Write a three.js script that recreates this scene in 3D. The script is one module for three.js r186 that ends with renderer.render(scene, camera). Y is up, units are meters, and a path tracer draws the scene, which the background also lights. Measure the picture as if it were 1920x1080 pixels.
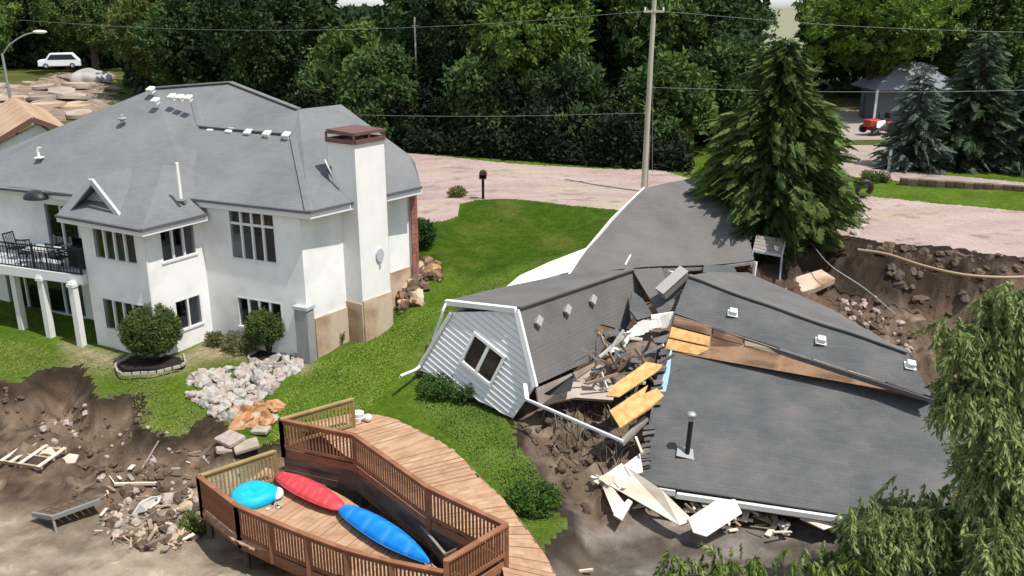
import * as THREE from 'three';
import { mergeGeometries } from 'three/addons/utils/BufferGeometryUtils.js';
import { RoundedBoxGeometry } from 'three/addons/geometries/RoundedBoxGeometry.js';

// ------------------------------------------------------------------ camera, sky, sun, exposure
const scene = new THREE.Scene();
const camera = new THREE.PerspectiveCamera(36.04, 16 / 9, 0.5, 6000);
camera.position.set(0, 12.3, 0);
camera.rotation.set(THREE.MathUtils.degToRad(-17.7), 0, 0);
const renderer = new THREE.WebGLRenderer({ antialias: true });
renderer.toneMapping = THREE.LinearToneMapping;
renderer.toneMappingExposure = 1.07;
renderer.shadowMap.enabled = true;
const SUN = new THREE.Vector3(.36, .899, .25).normalize();
{ // summer sky with loose white cloud, as one computed panorama
  const W = 512, Hh = 256, d = new Float32Array(W * Hh * 4);
  const h2 = (x, y, z) => { let h = Math.imul(x, 374761393) + Math.imul(y, 668265263) + Math.imul(z, 1442695041); h = Math.imul(h ^ (h >>> 13), 1274126177); return ((h ^ (h >>> 16)) >>> 0) / 4294967296; };
  const n3 = (x, y, z) => { const i = Math.floor(x), j = Math.floor(y), k = Math.floor(z), s = t => t * t * (3 - 2 * t), u = s(x - i), v = s(y - j), w = s(z - k), l = (a, b, t) => a + (b - a) * t; return l(l(l(h2(i, j, k), h2(i + 1, j, k), u), l(h2(i, j + 1, k), h2(i + 1, j + 1, k), u), v), l(l(h2(i, j, k + 1), h2(i + 1, j, k + 1), u), l(h2(i, j + 1, k + 1), h2(i + 1, j + 1, k + 1), u), v), w); };
  for (let y = 0; y < Hh; y++) for (let x = 0; x < W; x++) {
    const el = ((y + .5) / Hh - .5) * Math.PI, az = (x + .5) / W * 2 * Math.PI, e = Math.max(0, Math.sin(el)), q = [Math.cos(az) * Math.cos(el), e * 1.8, Math.sin(az) * Math.cos(el)];
    let n = 0, am = .5, f = 3; for (let o = 0; o < 5; o++) { n += am * n3(q[0] * f + 9, q[1] * f + 3, q[2] * f + 5); am *= .5; f *= 2; }
    const c = Math.max(0, Math.min(1, (n - .46) / .2)) * .75, k = Math.pow(1 - e, 3), g = el < 0;
    const clear = [.3 + .48 * k, .42 + .4 * k, .6 + .22 * k], cloud = [1.1, 1.1, 1.1];
    for (let i = 0; i < 3; i++) d[(y * W + x) * 4 + i] = g ? [.3, .29, .26][i] : clear[i] + (cloud[i] - clear[i]) * c;
    d[(y * W + x) * 4 + 3] = 1;
  }
  const t = new THREE.DataTexture(d, W, Hh, THREE.RGBAFormat, THREE.FloatType); t.mapping = THREE.EquirectangularReflectionMapping; t.magFilter = THREE.LinearFilter; t.needsUpdate = true;
  scene.background = t; scene.environment = t;
}
const sun = new THREE.DirectionalLight(new THREE.Color(1, .95, .87), 5);
sun.position.copy(SUN).multiplyScalar(120).add(new THREE.Vector3(0, 0, -40));
sun.target.position.set(0, 0, -40);
sun.castShadow = true; sun.shadow.mapSize.set(4096, 4096);
Object.assign(sun.shadow.camera, { left: -70, right: 70, top: 70, bottom: -70, near: 1, far: 300 });
scene.add(sun, sun.target);

// ------------------------------------------------------------------ helpers
const V = (x, y, z) => new THREE.Vector3(x, y, z);
const v3 = a => new THREE.Vector3(a[0], a[1], a[2]);
function rngOf(seed) { let a = seed >>> 0; return () => { a = (a + 0x6D2B79F5) | 0; let t = Math.imul(a ^ (a >>> 15), 1 | a); t = (t + Math.imul(t ^ (t >>> 7), 61 | t)) ^ t; return ((t ^ (t >>> 14)) >>> 0) / 4294967296; }; }
const R0 = rngOf(11);
const rr = (a, b, r = R0) => a + (b - a) * r();
const clamp = (x, a = 0, b = 1) => Math.max(a, Math.min(b, x));
const sstep = (a, b, x) => { const t = clamp((x - a) / (b - a)); return t * t * (3 - 2 * t); };
const mixc = (a, b, t) => [a[0] + (b[0] - a[0]) * t, a[1] + (b[1] - a[1]) * t, a[2] + (b[2] - a[2]) * t];
function hash2(ix, iy, s) { let h = Math.imul(ix, 374761393) + Math.imul(iy, 668265263) + Math.imul(s, 982451653); h = Math.imul(h ^ (h >>> 13), 1274126177); return ((h ^ (h >>> 16)) >>> 0) / 4294967296; }
function vnoise(x, y, s = 0, per = 0) {
  const ix = Math.floor(x), iy = Math.floor(y), fx = x - ix, fy = y - iy, u = fx * fx * (3 - 2 * fx), v = fy * fy * (3 - 2 * fy);
  const m = k => per ? ((k % per) + per) % per : k;
  const a = hash2(m(ix), m(iy), s), b = hash2(m(ix + 1), m(iy), s), c = hash2(m(ix), m(iy + 1), s), d = hash2(m(ix + 1), m(iy + 1), s);
  return a + (b - a) * u + (c - a) * v + (a - b - c + d) * u * v;
}
function fbm(x, y, s = 0, oct = 4, per = 0) { let t = 0, a = .5, n = 0; for (let i = 0; i < oct; i++) { t += a * vnoise(x, y, s + i * 17, per); n += a; x *= 2; y *= 2; if (per) per *= 2; a *= .5; } return t / n; }

const names = {};
function numbered(n) { const k = names[n] = (names[n] ?? -1) + 1; return k ? n + '_' + String(k).padStart(3, '0') : n; }
function tag(o, label, category, group, kind) { if (label) o.userData.label = label; if (category) o.userData.category = category; if (group) o.userData.group = group; if (kind) o.userData.kind = kind; return o; }
function thing(name, label, category, group) { const g = new THREE.Group(); g.name = numbered(name); scene.add(g); return tag(g, label, category, group); }
function mesh(name, geo, mat, parent) {
  const m = new THREE.Mesh(Array.isArray(geo) ? merge(geo) : geo, mat); m.castShadow = m.receiveShadow = true;
  m.name = parent ? name : numbered(name); (parent ?? scene).add(m); return m;
}
function lone(name, geo, mat, label, category, group, base) { // a thing that is one mesh, its origin moved to its base
  const m = mesh(name, geo, mat); tag(m, label, category, group);
  if (base) { m.geometry.translate(-base[0], -base[1], -base[2]); m.position.set(...base); }
  return m;
}
function settle(t, b) { t.position.set(...b); for (const c of t.children) c.position.sub(t.position); return t; }   // parts were built where they stand: move the thing's origin to its base
function clean(g) { if (g.index) g = g.toNonIndexed(); for (const k of Object.keys(g.attributes)) if (!['position', 'normal', 'uv'].includes(k)) g.deleteAttribute(k); g.morphAttributes = {}; return g; }
function merge(list) { return list.length === 1 ? list[0] : mergeGeometries(list.map(clean)); }
function fromTris(pos, uv) { const g = new THREE.BufferGeometry(); g.setAttribute('position', new THREE.Float32BufferAttribute(pos, 3)); g.setAttribute('uv', new THREE.Float32BufferAttribute(uv, 2)); g.computeVertexNormals(); return g; }
// a flat slab: polygon of world points with thickness behind its outward side
function plate(pts, th = .12, out = [0, 1, 0]) {
  const P = pts.map(v3), n = V(0, 0, 0);
  for (let i = 0; i < P.length; i++) { const a = P[i], b = P[(i + 1) % P.length]; n.x += (a.y - b.y) * (a.z + b.z); n.y += (a.z - b.z) * (a.x + b.x); n.z += (a.x - b.x) * (a.y + b.y); }
  n.normalize();
  if (n.dot(v3(out)) < 0) { P.reverse(); n.negate(); }
  let U = V(0, 1, 0).cross(n); if (U.lengthSq() < 1e-4) U.set(1, 0, 0); U.normalize();
  const W = n.clone().cross(U);
  const q = P.map(p => new THREE.Vector2(p.dot(U), p.dot(W)));
  const pos = [], uv = [], put = (p, t) => { pos.push(p.x, p.y, p.z); uv.push(t.x, t.y); };
  const low = P.map(p => p.clone().addScaledVector(n, -th));
  for (const [a, b, c] of THREE.ShapeUtils.triangulateShape(q, [])) {
    put(P[a], q[a]); put(P[b], q[b]); put(P[c], q[c]);
    put(low[a], q[a]); put(low[c], q[c]); put(low[b], q[b]);
  }
  for (let i = 0; i < P.length; i++) {
    const j = (i + 1) % P.length, L = P[i].distanceTo(P[j]), t = (x, y) => new THREE.Vector2(x, y);
    put(P[i], t(0, 0)); put(low[i], t(0, th)); put(P[j], t(L, 0));
    put(P[j], t(L, 0)); put(low[i], t(0, th)); put(low[j], t(L, th));
  }
  return fromTris(pos, uv);
}
// a straight square bar between two points; w across, h along 'up'
function bar(a, b, w, h = w, up = [0, 1, 0]) {
  const A = v3(a), B = v3(b), d = B.clone().sub(A), L = d.length(); d.normalize();
  let s = d.clone().cross(v3(up)); if (s.lengthSq() < 1e-5) s.set(1, 0, 0); s.normalize();
  const u = s.clone().cross(d);
  const g = new THREE.BoxGeometry(L, h, w);
  const uv = g.attributes.uv; for (let i = 0; i < uv.count; i++) uv.setXY(i, uv.getX(i) * L, uv.getY(i) * h);
  g.applyMatrix4(new THREE.Matrix4().makeBasis(d, u, s).setPosition(A.add(B).multiplyScalar(.5)));
  return g;
}
function pipe(pts, r, seg = 6, n) { return new THREE.TubeGeometry(new THREE.CatmullRomCurve3(pts.map(v3)), n ?? Math.max(2, pts.length * 4), r, seg, false); }
function taper(pts, r0, r1, seg = 7, n = 10) { // a tapering limb along a curve
  const c = new THREE.CatmullRomCurve3(pts.map(v3)), g = new THREE.TubeGeometry(c, n, 1, seg, false), p = g.attributes.position, q = V(0, 0, 0);
  for (let i = 0; i <= n; i++) { c.getPointAt(i / n, q); const r = r0 + (r1 - r0) * i / n; for (let j = 0; j <= seg; j++) { const k = i * (seg + 1) + j; p.setXYZ(k, q.x + (p.getX(k) - q.x) * r, q.y + (p.getY(k) - q.y) * r, q.z + (p.getZ(k) - q.z) * r); } }
  return g;
}
function block(x, y, z, w, h, d, ry = 0, rx = 0, rz = 0) { const g = new THREE.BoxGeometry(w, h, d); g.applyMatrix4(new THREE.Matrix4().makeRotationFromEuler(new THREE.Euler(rx, ry, rz)).setPosition(x, y, z)); return g; }
function rbox(x, y, z, w, h, d, r = .03, ry = 0) { const g = new RoundedBoxGeometry(w, h, d, 2, r); g.applyMatrix4(new THREE.Matrix4().makeRotationY(ry).setPosition(x, y, z)); return g; }
function cyl(x, y, z, r0, r1, h, seg = 10) { const g = new THREE.CylinderGeometry(r1, r0, h, seg); g.translate(x, y + h / 2, z); return g; }

// bends a flat built piece: finer triangles, pushed about by smooth noise of where they stand
function sag(g, amp, f = .5, seed = 7, times = 4) {
  g = clean(g);
  for (let k = 0; k < times; k++) {
    const p = g.attributes.position, u = g.attributes.uv, pos = [], uv = [];
    for (let i = 0; i < p.count; i += 3) {
      const P = [0, 1, 2].map(j => [p.getX(i + j), p.getY(i + j), p.getZ(i + j), u.getX(i + j), u.getY(i + j)]), m = (a, b) => a.map((v, q) => (v + b[q]) / 2), a = m(P[0], P[1]), b = m(P[1], P[2]), c = m(P[2], P[0]);
      for (const v of [P[0], a, c, a, P[1], b, c, b, P[2], a, b, c]) { pos.push(v[0], v[1], v[2]); uv.push(v[3], v[4]); }
    }
    g = fromTris(pos, uv);
  }
  const p = g.attributes.position; for (let i = 0; i < p.count; i++) p.setY(i, p.getY(i) + (fbm(p.getX(i) * f + 20, p.getZ(i) * f + 20, seed, 3) - .5) * 2 * amp);
  g.computeVertexNormals(); return g;
}

// ------------------------------------------------------------------ materials
function noiseTex(size, stops, f, metres, o = {}) { // a tile of layered noise: stops are linear albedos, metres its real size
  const { seed = 1, oct = 5, fine = .25, fx = 1, fy = 1, rows = 0, cols = 0, rowTone = .1, contrast = 1.6 } = o;
  const data = new Uint8Array(size * size * 4), bump = new Uint8Array(size * size * 4), r = rngOf(seed + 99);
  const enc = c => Math.round(255 * clamp(c <= .0031308 ? c * 12.92 : 1.055 * Math.pow(c, 1 / 2.4) - .055));
  for (let y = 0; y < size; y++) for (let x = 0; x < size; x++) {
    const n = fbm(x / size * f * fx, y / size * f * fy, seed, oct, 0) ;
    const wx = sstep(.85, 1, x / size), wy = sstep(.85, 1, y / size);   // fade the seam
    const n2 = fbm((x / size - 1) * f * fx, y / size * f * fy, seed, oct), n3 = fbm(x / size * f * fx, (y / size - 1) * f * fy, seed, oct);
    let t = n * (1 - wx) + n2 * wx; t = t * (1 - wy) + (n3 * (1 - wx) + n2 * wx) * wy;
    t = clamp(.5 + (t - .5) * contrast + (r() - .5) * fine);
    let edge = 0, tone = 0;
    if (rows) { const v = y / size * rows, k = Math.floor(v), u = x / size * cols + (k % 2) * .5 + hash2(k, 3, seed) * .3, j = Math.floor(u); tone = (hash2(j % cols, k, seed + 5) - .5) * rowTone; edge = (v - k < .12 ? 1 : 0) * .5 + (u - j < .06 ? .3 : 0); }
    const s = clamp(t + tone) * (stops.length - 1), i = Math.min(stops.length - 2, Math.floor(s)), c = mixc(stops[i], stops[i + 1], s - i);
    const k = (y * size + x) * 4, m = 1 - edge * .22;
    for (let q = 0; q < 3; q++) data[k + q] = enc(c[q] * m);
    data[k + 3] = 255; bump[k] = bump[k + 1] = bump[k + 2] = Math.round(255 * clamp(t * .8 - edge * .5 + .2)); bump[k + 3] = 255;
  }
  const mk = (d, srgb) => { const t = new THREE.DataTexture(d, size, size); t.wrapS = t.wrapT = THREE.RepeatWrapping; t.magFilter = THREE.LinearFilter; t.minFilter = THREE.LinearMipmapLinearFilter; t.generateMipmaps = true; t.repeat.set(1 / metres, 1 / metres); if (srgb) t.colorSpace = THREE.SRGBColorSpace; t.needsUpdate = true; return t; };
  return { map: mk(data, true), bumpMap: mk(bump, false) };
}
const std = (c, rough = .8, more = {}) => new THREE.MeshStandardMaterial({ color: new THREE.Color().setRGB(...c), roughness: rough, ...more });
const texm = (t, rough, bumpScale, more = {}) => new THREE.MeshPhysicalMaterial({ ...t, roughness: rough, bumpScale, specularIntensity: .4, ...more });
const g3 = (a, k = [1, 1, 1]) => [a * k[0], a * k[1], a * k[2]];

const M = {
  stucco: texm(noiseTex(256, [[.671, .671, .671], [.805, .805, .799], [.840, .840, .840]], 5, 4, { seed: 3, fine: .3 }), .9, .006),
  chimneyWhite: texm(noiseTex(128, [[.72, .71, .69], [.8, .79, .77]], 4, 2, { seed: 4 }), .9, .004),
  trim: std([.72, .72, .72], .55), trimGrey: std([.45, .46, .48], .5), gutter: std([.1, .105, .12], .5), soffit: std([.55, .55, .55], .8),
  roofA: texm(noiseTex(512, [[.140, .143, .150], [.171, .175, .182], [.199, .203, .210]], 5, 6, { seed: 5, rows: 42, cols: 20, rowTone: .25, fine: .35, contrast: 1.1 }), .92, .012),
  roofB: texm(noiseTex(512, [[.113, .109, .107], [.141, .136, .132], [.167, .162, .155]], 5, 6, { seed: 6, rows: 42, cols: 20, rowTone: .18, fine: .4, contrast: 1.2 }), .93, .014),
  roofC: texm(noiseTex(512, [[.081, .083, .087], [.109, .111, .113], [.146, .138, .136]], 6, 6, { seed: 7, rows: 42, cols: 20, rowTone: .24, fine: .4, contrast: 1.3 }), .93, .014),
  roofTan: texm(noiseTex(256, [[.32, .2, .125], [.42, .28, .185], [.48, .34, .24]], 5, 4, { seed: 8, rows: 24, cols: 12 }), .9, .01),
  roofFar: std([.2, .22, .25], .9),
  pane: new THREE.MeshPhysicalMaterial({ color: new THREE.Color().setRGB(.62, .64, .68), transmission: 1, thickness: 0, roughness: .03, ior: 1.5, specularIntensity: 1 }),
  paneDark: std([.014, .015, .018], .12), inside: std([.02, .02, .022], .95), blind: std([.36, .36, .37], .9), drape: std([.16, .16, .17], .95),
  brick: std([.28, .1, .08], .9), brick2: std([.33, .13, .1], .9), brick3: std([.23, .09, .075], .9), mortar: std([.4, .36, .33], .95),
  stone: texm(noiseTex(256, [[.2, .2, .21], [.28, .28, .29], [.34, .33, .33]], 6, 2, { seed: 9 }), .9, .01),
  footing: texm(noiseTex(256, [[.285, .180, .111], [.437, .315, .221], [.551, .441, .348], [.475, .378, .306]], 3, 3.4, { seed: 10, fine: .2, contrast: 2.2 }), .92, .012),
  copper: std([.16, .08, .065], .6, { metalness: .3 }),
  black: std([.012, .012, .014], .5), iron: std([.018, .018, .02], .45, { metalness: .4 }), metal: std([.5, .51, .52], .4, { metalness: .7 }), galv: std([.3, .31, .31], .55, { metalness: .4 }),
  ventWhite: std([.78, .77, .73], .6), ventGrey: std([.36, .34, .32], .7),
  osb: texm(noiseTex(256, [[.48, .25, .08], [.62, .36, .14], [.7, .45, .2]], 9, 1.2, { seed: 12, fine: .5 }), .85, .004),
  sheath: texm(noiseTex(256, [[.12, .07, .045], [.26, .16, .1], [.34, .22, .14], [.2, .1, .06]], 4, 2.4, { seed: 13, fx: .35, fine: .3, contrast: 2.2 }), .88, .004),
  timber: texm(noiseTex(256, [[.26, .18, .12], [.38, .28, .19], [.46, .36, .26]], 6, 1.5, { seed: 14, fx: .25 }), .85, .003),
  paleWood: texm(noiseTex(256, [[.55, .46, .35], [.68, .6, .5], [.75, .7, .62]], 6, 1.5, { seed: 15, fx: .3 }), .85, .003),
  drywall: texm(noiseTex(128, [[.589, .551, .494], [.722, .703, .665]], 4, 1.5, { seed: 16 }), .9, .004),
  siding: std([.74, .74, .74], .5), sidingWhite: std([.74, .75, .76], .55), wrap: std([.3, .46, .6], .6),
  deckA: texm(noiseTex(256, [[.316, .185, .107], [.404, .246, .152], [.452, .291, .190]], 6, 1.3, { seed: 18, fx: .2, fine: .2 }), .8, .003),
  deckB: texm(noiseTex(256, [[.348, .212, .122], [.435, .281, .173], [.477, .333, .222]], 6, 1.3, { seed: 19, fx: .2, fine: .2 }), .8, .003),
  deckC: texm(noiseTex(256, [[.292, .164, .094], [.372, .222, .132], [.425, .274, .175]], 6, 1.3, { seed: 20, fx: .2, fine: .2 }), .8, .003),
  rail: texm(noiseTex(128, [[.205, .088, .047], [.281, .126, .070], [.335, .163, .094]], 5, 1, { seed: 21, fx: .3 }), .75, .002),
  railPale: texm(noiseTex(128, [[.26, .19, .08], [.36, .27, .13]], 5, 1, { seed: 22, fx: .3 }), .8, .002),
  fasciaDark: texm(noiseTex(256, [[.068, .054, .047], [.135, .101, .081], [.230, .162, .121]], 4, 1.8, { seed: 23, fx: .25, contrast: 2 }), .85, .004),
  greyWood: texm(noiseTex(128, [[.2, .18, .16], [.33, .3, .27]], 6, 1, { seed: 24, fx: .3 }), .9, .003),
  poleWood: texm(noiseTex(128, [[.36, .33, .27], [.46, .43, .36]], 6, 1, { seed: 25, fy: .2 }), .9, .004),
  bark: texm(noiseTex(128, [[.05, .04, .03], [.11, .085, .065]], 8, .8, { seed: 26, fy: .4 }), .95, .02),
  rockA: texm(noiseTex(128, [[.340, .313, .286], [.462, .435, .408]], 5, .8, { seed: 27 }), .9, .015), rockB: texm(noiseTex(128, [[.322, .252, .224], [.434, .364, .329]], 5, .8, { seed: 28 }), .9, .015), rockC: texm(noiseTex(128, [[.180, .168, .162], [.288, .276, .264]], 5, .8, { seed: 29 }), .9, .015),
  clay: texm(noiseTex(256, [[.336, .160, .072], [.448, .240, .120], [.496, .320, .208]], 6, 1.5, { seed: 30, contrast: 2 }), .95, .03),
  concrete: texm(noiseTex(256, [[.302, .252, .211], [.389, .326, .275], [.432, .374, .320]], 5, 3, { seed: 31 }), .93, .01),
  mudClod: texm(noiseTex(128, [[.068, .048, .033], [.120, .085, .060], [.158, .116, .084]], 6, 1, { seed: 32 }), .95, .02),
  mulch: texm(noiseTex(128, [[.012, .01, .01], [.035, .028, .025]], 14, 1, { seed: 33, fine: .6 }), .98, .03),
  red: texm(noiseTex(128, [[.5, .045, .06], [.62, .06, .075], [.66, .12, .13]], 6, .8, { seed: 51, fine: .2 }), .5, .001), blue: texm(noiseTex(128, [[.004, .17, .58], [.006, .21, .68], [.05, .27, .7]], 6, .8, { seed: 52, fine: .2 }), .48, .001), cyan: texm(noiseTex(128, [[.004, .36, .58], [.006, .43, .68], [.05, .48, .7]], 6, .8, { seed: 53, fine: .2 }), .5, .001), plasticWhite: std([.75, .77, .78], .5),
  paleStone: texm(noiseTex(128, [[.385, .350, .294], [.476, .441, .385]], 6, 1, { seed: 34 }), .9, .01),
};
M.osb.side = THREE.DoubleSide;

// ------------------------------------------------------------------ the ground: an intact surface and a slumped one, joined by a steep bank
const UPPER = [[-15.8,0,-31.52],[-12.88,0,-30.07],[-11.59,0,-32.26],[-7.28,-0.25,-30.47],[-5.88,-0.13,-32.6],[-4.89,0.08,-34.0],[-4.5,0.7,-34.89],[-4.08,1.75,-35.09],[-16.35,0,-31.24],[-19.32,0.1,-32.7],[-19.92,0.15,-32.27],[-17.97,0.0,-28.69],[-16.08,-0.1,-29.41],[-13.27,-0.25,-27.67],[-11.98,-0.6,-26.14],[-10.79,-0.8,-26.16],[-11.18,-0.15,-29.04],[-9.5,-0.4,-27.78],[-8.17,-0.3,-29.88],[-8.46,-0.8,-26.55],[-7.41,-0.85,-25.14],[-6.55,-0.35,-27.67],[-5.94,-0.1,-29.41],[-4.84,0.2,-31.28],[-4.78,-0.35,-26.82],[-2.94,0.7,-32.89],[-2.42,1.2,-34.78],[-0.44,1.4,-35.25],[-4.37,1.7,-34.65],[-2.99,2.0,-36.82],[0.0,1.9,-36.33],[2.85,1.9,-38.05],[-4.0,2.3,-40.38],[-1.69,2.4,-45.81],[1.11,2.4,-45.16],[5.2,2.4,-44.52],[-6.46,2.4,-59.33],[1.34,2.4,-55.3],[9.73,2.4,-55.3],[7.5,2.2,-41.86],[10.96,2.1,-40.15],[11.61,1.7,-37.89],[15.48,2.4,-38.97],[18.69,2.4,-37.55],[21.24,2.4,-35.39],[19.57,2.4,-50.13],[25.72,2.4,-44.52],[28.46,2.5,-49.63],[24.02,2.5,-56.67],[31.5,2.6,-77.63],[-17.02,2.4,-79.23],[-36.14,2.4,-92.26],[-49.71,2.4,-97.57],[-35.82,2.0,-61.73],[-27.3,1.2,-46.0],[-2.91,-0.7,-27.56],[-1.07,-0.9,-26.75],[-0.49,-1.0,-24.38],[0.63,-1.4,-22.87],[-3.35,-0.3,-28.45],[12.06,2.6,-69.39],[-2.55,2.6,-70.9],[-40,2.35,-60],[-40,1.2,-40],[-40,0,-25],[-25,0.1,-30],[42,2.4,-60],[42,2.4,-45],[30,2.4,-39],[0,2.5,-64],[-20,2.4,-64],[20,2.6,-64],[-20,1.6,-44],[-8,2.4,-44],[42,2,-20]], LOWER = [[-17.67,-1.2,-27.77],[-15.66,-1.4,-27.36],[-13.74,-1.3,-27.16],[-12.25,-1.5,-25.65],[-14.2,-1.7,-24.31],[-14.46,-1.9,-21.71],[-11.58,-2,-20.35],[-9.94,-1.9,-21.71],[-10.49,-1.5,-24.62],[-9.45,-1.2,-25.1],[-8.26,-1.8,-22.65],[-7.22,-2,-20.12],[-5.06,-2.0,-19.91],[-7.72,-1.8,-23.54],[-8.79,-2.5,-22.63],[-7.91,-2.7,-21.73],[-9.21,-2.2,-23.3],[-6.56,-2.6,-21.21],[-5.79,-1.8,-23.54],[-3.96,-1.9,-21.98],[-1.54,-2,-19.91],[-5.41,-1.7,-24.97],[-2.81,-1.8,-22.65],[-9.31,-1.0,-26.95],[0.35,-1.0,-26.56],[1.65,-0.8,-27.78],[2.86,-1.15,-26.86],[2.01,-1.4,-24.77],[2.67,-1.6,-22.91],[1.51,-1.9,-21.71],[3.59,-2.1,-21.49],[8.16,-2.1,-21.75],[6.04,-2.0,-22.41],[4.14,-1.5,-25.65],[3.51,-0.2,-28.22],[1.64,0.0,-27.77],[-0.2,0.2,-31.28],[5.95,0.0,-31.8],[11.07,0.9,-35.72],[13.52,0.5,-35.49],[14.86,0.2,-33.66],[15.42,-0.2,-32.31],[18.99,-0.4,-35.33],[21.15,-0.5,-34.31],[21.34,0.2,-37.91],[22.36,0.1,-36.7],[17.01,0.8,-39.28],[19.03,0.6,-38.25],[22.83,0.3,-37.6],[16.44,-1.6,-27.76],[7.91,1.0,-36.94],[11.82,-1.6,-27.76],[-40,-2,-20],[-20,-2,-10],[0,-2.2,-10],[20,-2.2,-10],[42,-2,-20],[42,0,-32],[-40,-1.6,-27]], BANK = [[-23.8,-26.5],[-18.65,-27.91],[-17.4,-27.97],[-16.67,-27.79],[-16.73,-28.81],[-16.37,-29.41],[-15.56,-29.51],[-14.74,-28.31],[-13.84,-27.22],[-13.14,-27.56],[-12.56,-27.58],[-12.23,-26.43],[-11.79,-25.61],[-10.67,-25.31],[-9.93,-26.45],[-9.21,-25.79],[-8.74,-24.54],[-7.64,-25.06],[-6.86,-25.7],[-5.34,-24.87],[-3.84,-23.69],[-2.25,-21.9],[-0.98,-20.18],[0.0,-19.07],[0.81,-19.13],[1.37,-20.69],[1.37,-22.27],[0.72,-23.43],[0.08,-24.72],[0.04,-26.75],[-1.09,-27.36],[-2.17,-28.66],[-3.03,-28.91],[-3.28,-29.64],[-2.62,-31.28],[-1.59,-30.76],[0.0,-33.39],[2.42,-34.98],[5.5,-36.54],[10.18,-36.89],[12.23,-38.42],[14.31,-39.76],[16.0,-37.83],[18.4,-36.92],[19.99,-35.55],[21.5,-35.06],[27.32,-32.36],[42.5,-27],[42.5,-5],[-42.5,-5],[-42.5,-28]];
function idw(P, x, z) { let sw = 0, sh = 0; for (const p of P) { const dx = x - p[0], dz = z - p[2], w = Math.pow(dx * dx + dz * dz + .6, -1.6); sw += w; sh += w * p[1]; } return sh / sw; }
function sdPoly(P, x, z) { // positive inside
  let d = 1e9, ins = false;
  for (let i = 0, n = P.length; i < n; i++) {
    const [ax, az] = P[i], [bx, bz] = P[(i + 1) % n], ex = bx - ax, ez = bz - az, t = clamp(((x - ax) * ex + (z - az) * ez) / (ex * ex + ez * ez + 1e-9));
    d = Math.min(d, (x - ax - t * ex) ** 2 + (z - az - t * ez) ** 2);
    if ((az > z) !== (bz > z) && x < (bx - ax) * (z - az) / (bz - az) + ax) ins = !ins;
  }
  return Math.sqrt(d) * (ins ? 1 : -1);
}
const bankSd = (x, z) => sdPoly(BANK, x, z) + (fbm(x * .9, z * .9, 41, 3) - .5) * .7;
const mudFlat = (x, z) => sstep(-1.45, -1.95, idw(LOWER, x, z));
function ground(x, z, rough = true) {
  const u = idw(UPPER, x, z), l = Math.min(idw(LOWER, x, z), u - .05), sd = bankSd(x, z);
  const rb = sstep(6, 12, x) * sstep(-30, -35, z), t = sstep(-.1, .95 + rb * (1.1 + 1.6 * (fbm(x * .55, z * .55, 44, 4) - .3)), sd);
  let h = u + (l - u) * t;
  if (rough) {
    const m = sstep(.15, 1.2, sd), far = sstep(-52, -46, z), flat = 1 - .93 * sstep(-1.5, -1.95, l);
    const a = fbm(x * .9, z * .9, 51, 5) - .5, b = Math.abs(fbm(x * 2.3, z * 2.3, 52, 4) - .5) - .1;
    h += m * flat * (a * .85 + b * .7 + (fbm(x * 5.5, z * 5.5, 54, 3) - .5) * .3 + Math.max(0, fbm(x * 1.9 + 7, z * 1.9, 55, 4) - .55) * .9) + (1 - m) * far * (fbm(x * .7, z * .7, 53, 3) - .5) * .1;
  }
  return h;
}
const ROAD = [[-16.13,-67.09], [-8.35,-62.98], [1.39,-57.45], [9.42,-55.48], [11.49,-50.93], [18.8,-48.03], [25.86,-43.78], [32.71,-39.37], [25.33,-29.78], [20.79,-33.81], [15.37,-36.22], [11.75,-36.22], [8.22,-38.97], [5.31,-44.27], [2.8,-45.55], [0,-47.03], [-1.72,-46.89], [-2.75,-45.68], [-2.81,-43.5], [-4.66,-41.88], [-5.86,-39.37], [-9.9,-39.98]];
const PAVED = [[26.24,-77.04], [32.22,-77.04], [28.98,-68.76], [23.91,-55.68], [30.58,-50.13], [29.54,-48.32], [20.15,-53.47], [21.52,-59.33]];
const MOWN = [[-4.69,-39.76], [-4.63,-41.66], [-2.8,-43.26], [-2.68,-45.55], [-1.72,-46.76], [0,-46.89], [5.35,-44.15], [4.18,-39.55], [.91,-36.33], [-1.34,-35.52], [-3.64,-36.33], [-4.47,-37.69]];
const DRY = [[-17.21,.01,-31.78], [-16.15,-0,-31.25], [-12.76,-.03,-29.74], [-11.55,-0,-32.15], [-7.18,-.23,-30.02], [-7.35,-.25,-29.27], [-10.28,-.16,-30.47], [-11.53,-.15,-29.52], [-12.43,-.17,-28.84], [-13.56,-.16,-28.83], [-15.92,-.12,-29.45]].map(p => [p[0], p[2]]);
const lawnTone = (x, z) => {
  const mown = sstep(-.4, .3, sdPoly(MOWN, x, z)), dry = sstep(-.5, .5, sdPoly(DRY, x, z)), n = fbm(x * .8, z * .8, 61, 4), f = fbm(x * 4, z * 4, 62, 3);
  let c = mixc([.075, .14, .013], [.13, .2, .026], clamp(n * 1.6 - .3));
  c = mixc(c, mixc([.05, .1, .008], [.062, .12, .012], f), mown);
  c = mixc(c, [.42, .34, .23], dry * clamp(.35 + .9 * n));
  c = mixc(c, [.22, .2, .1], sstep(-.65, .05, bankSd(x, z)) * (1 - mown) * .35);
  c = mixc(c, [.17, .17, .045], mown * sstep(.5, .78, fbm(x * .45, z * .45, 64, 4)) * .45); const k = .7 + .6 * f; return c.map(q => q * k);
};
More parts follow.
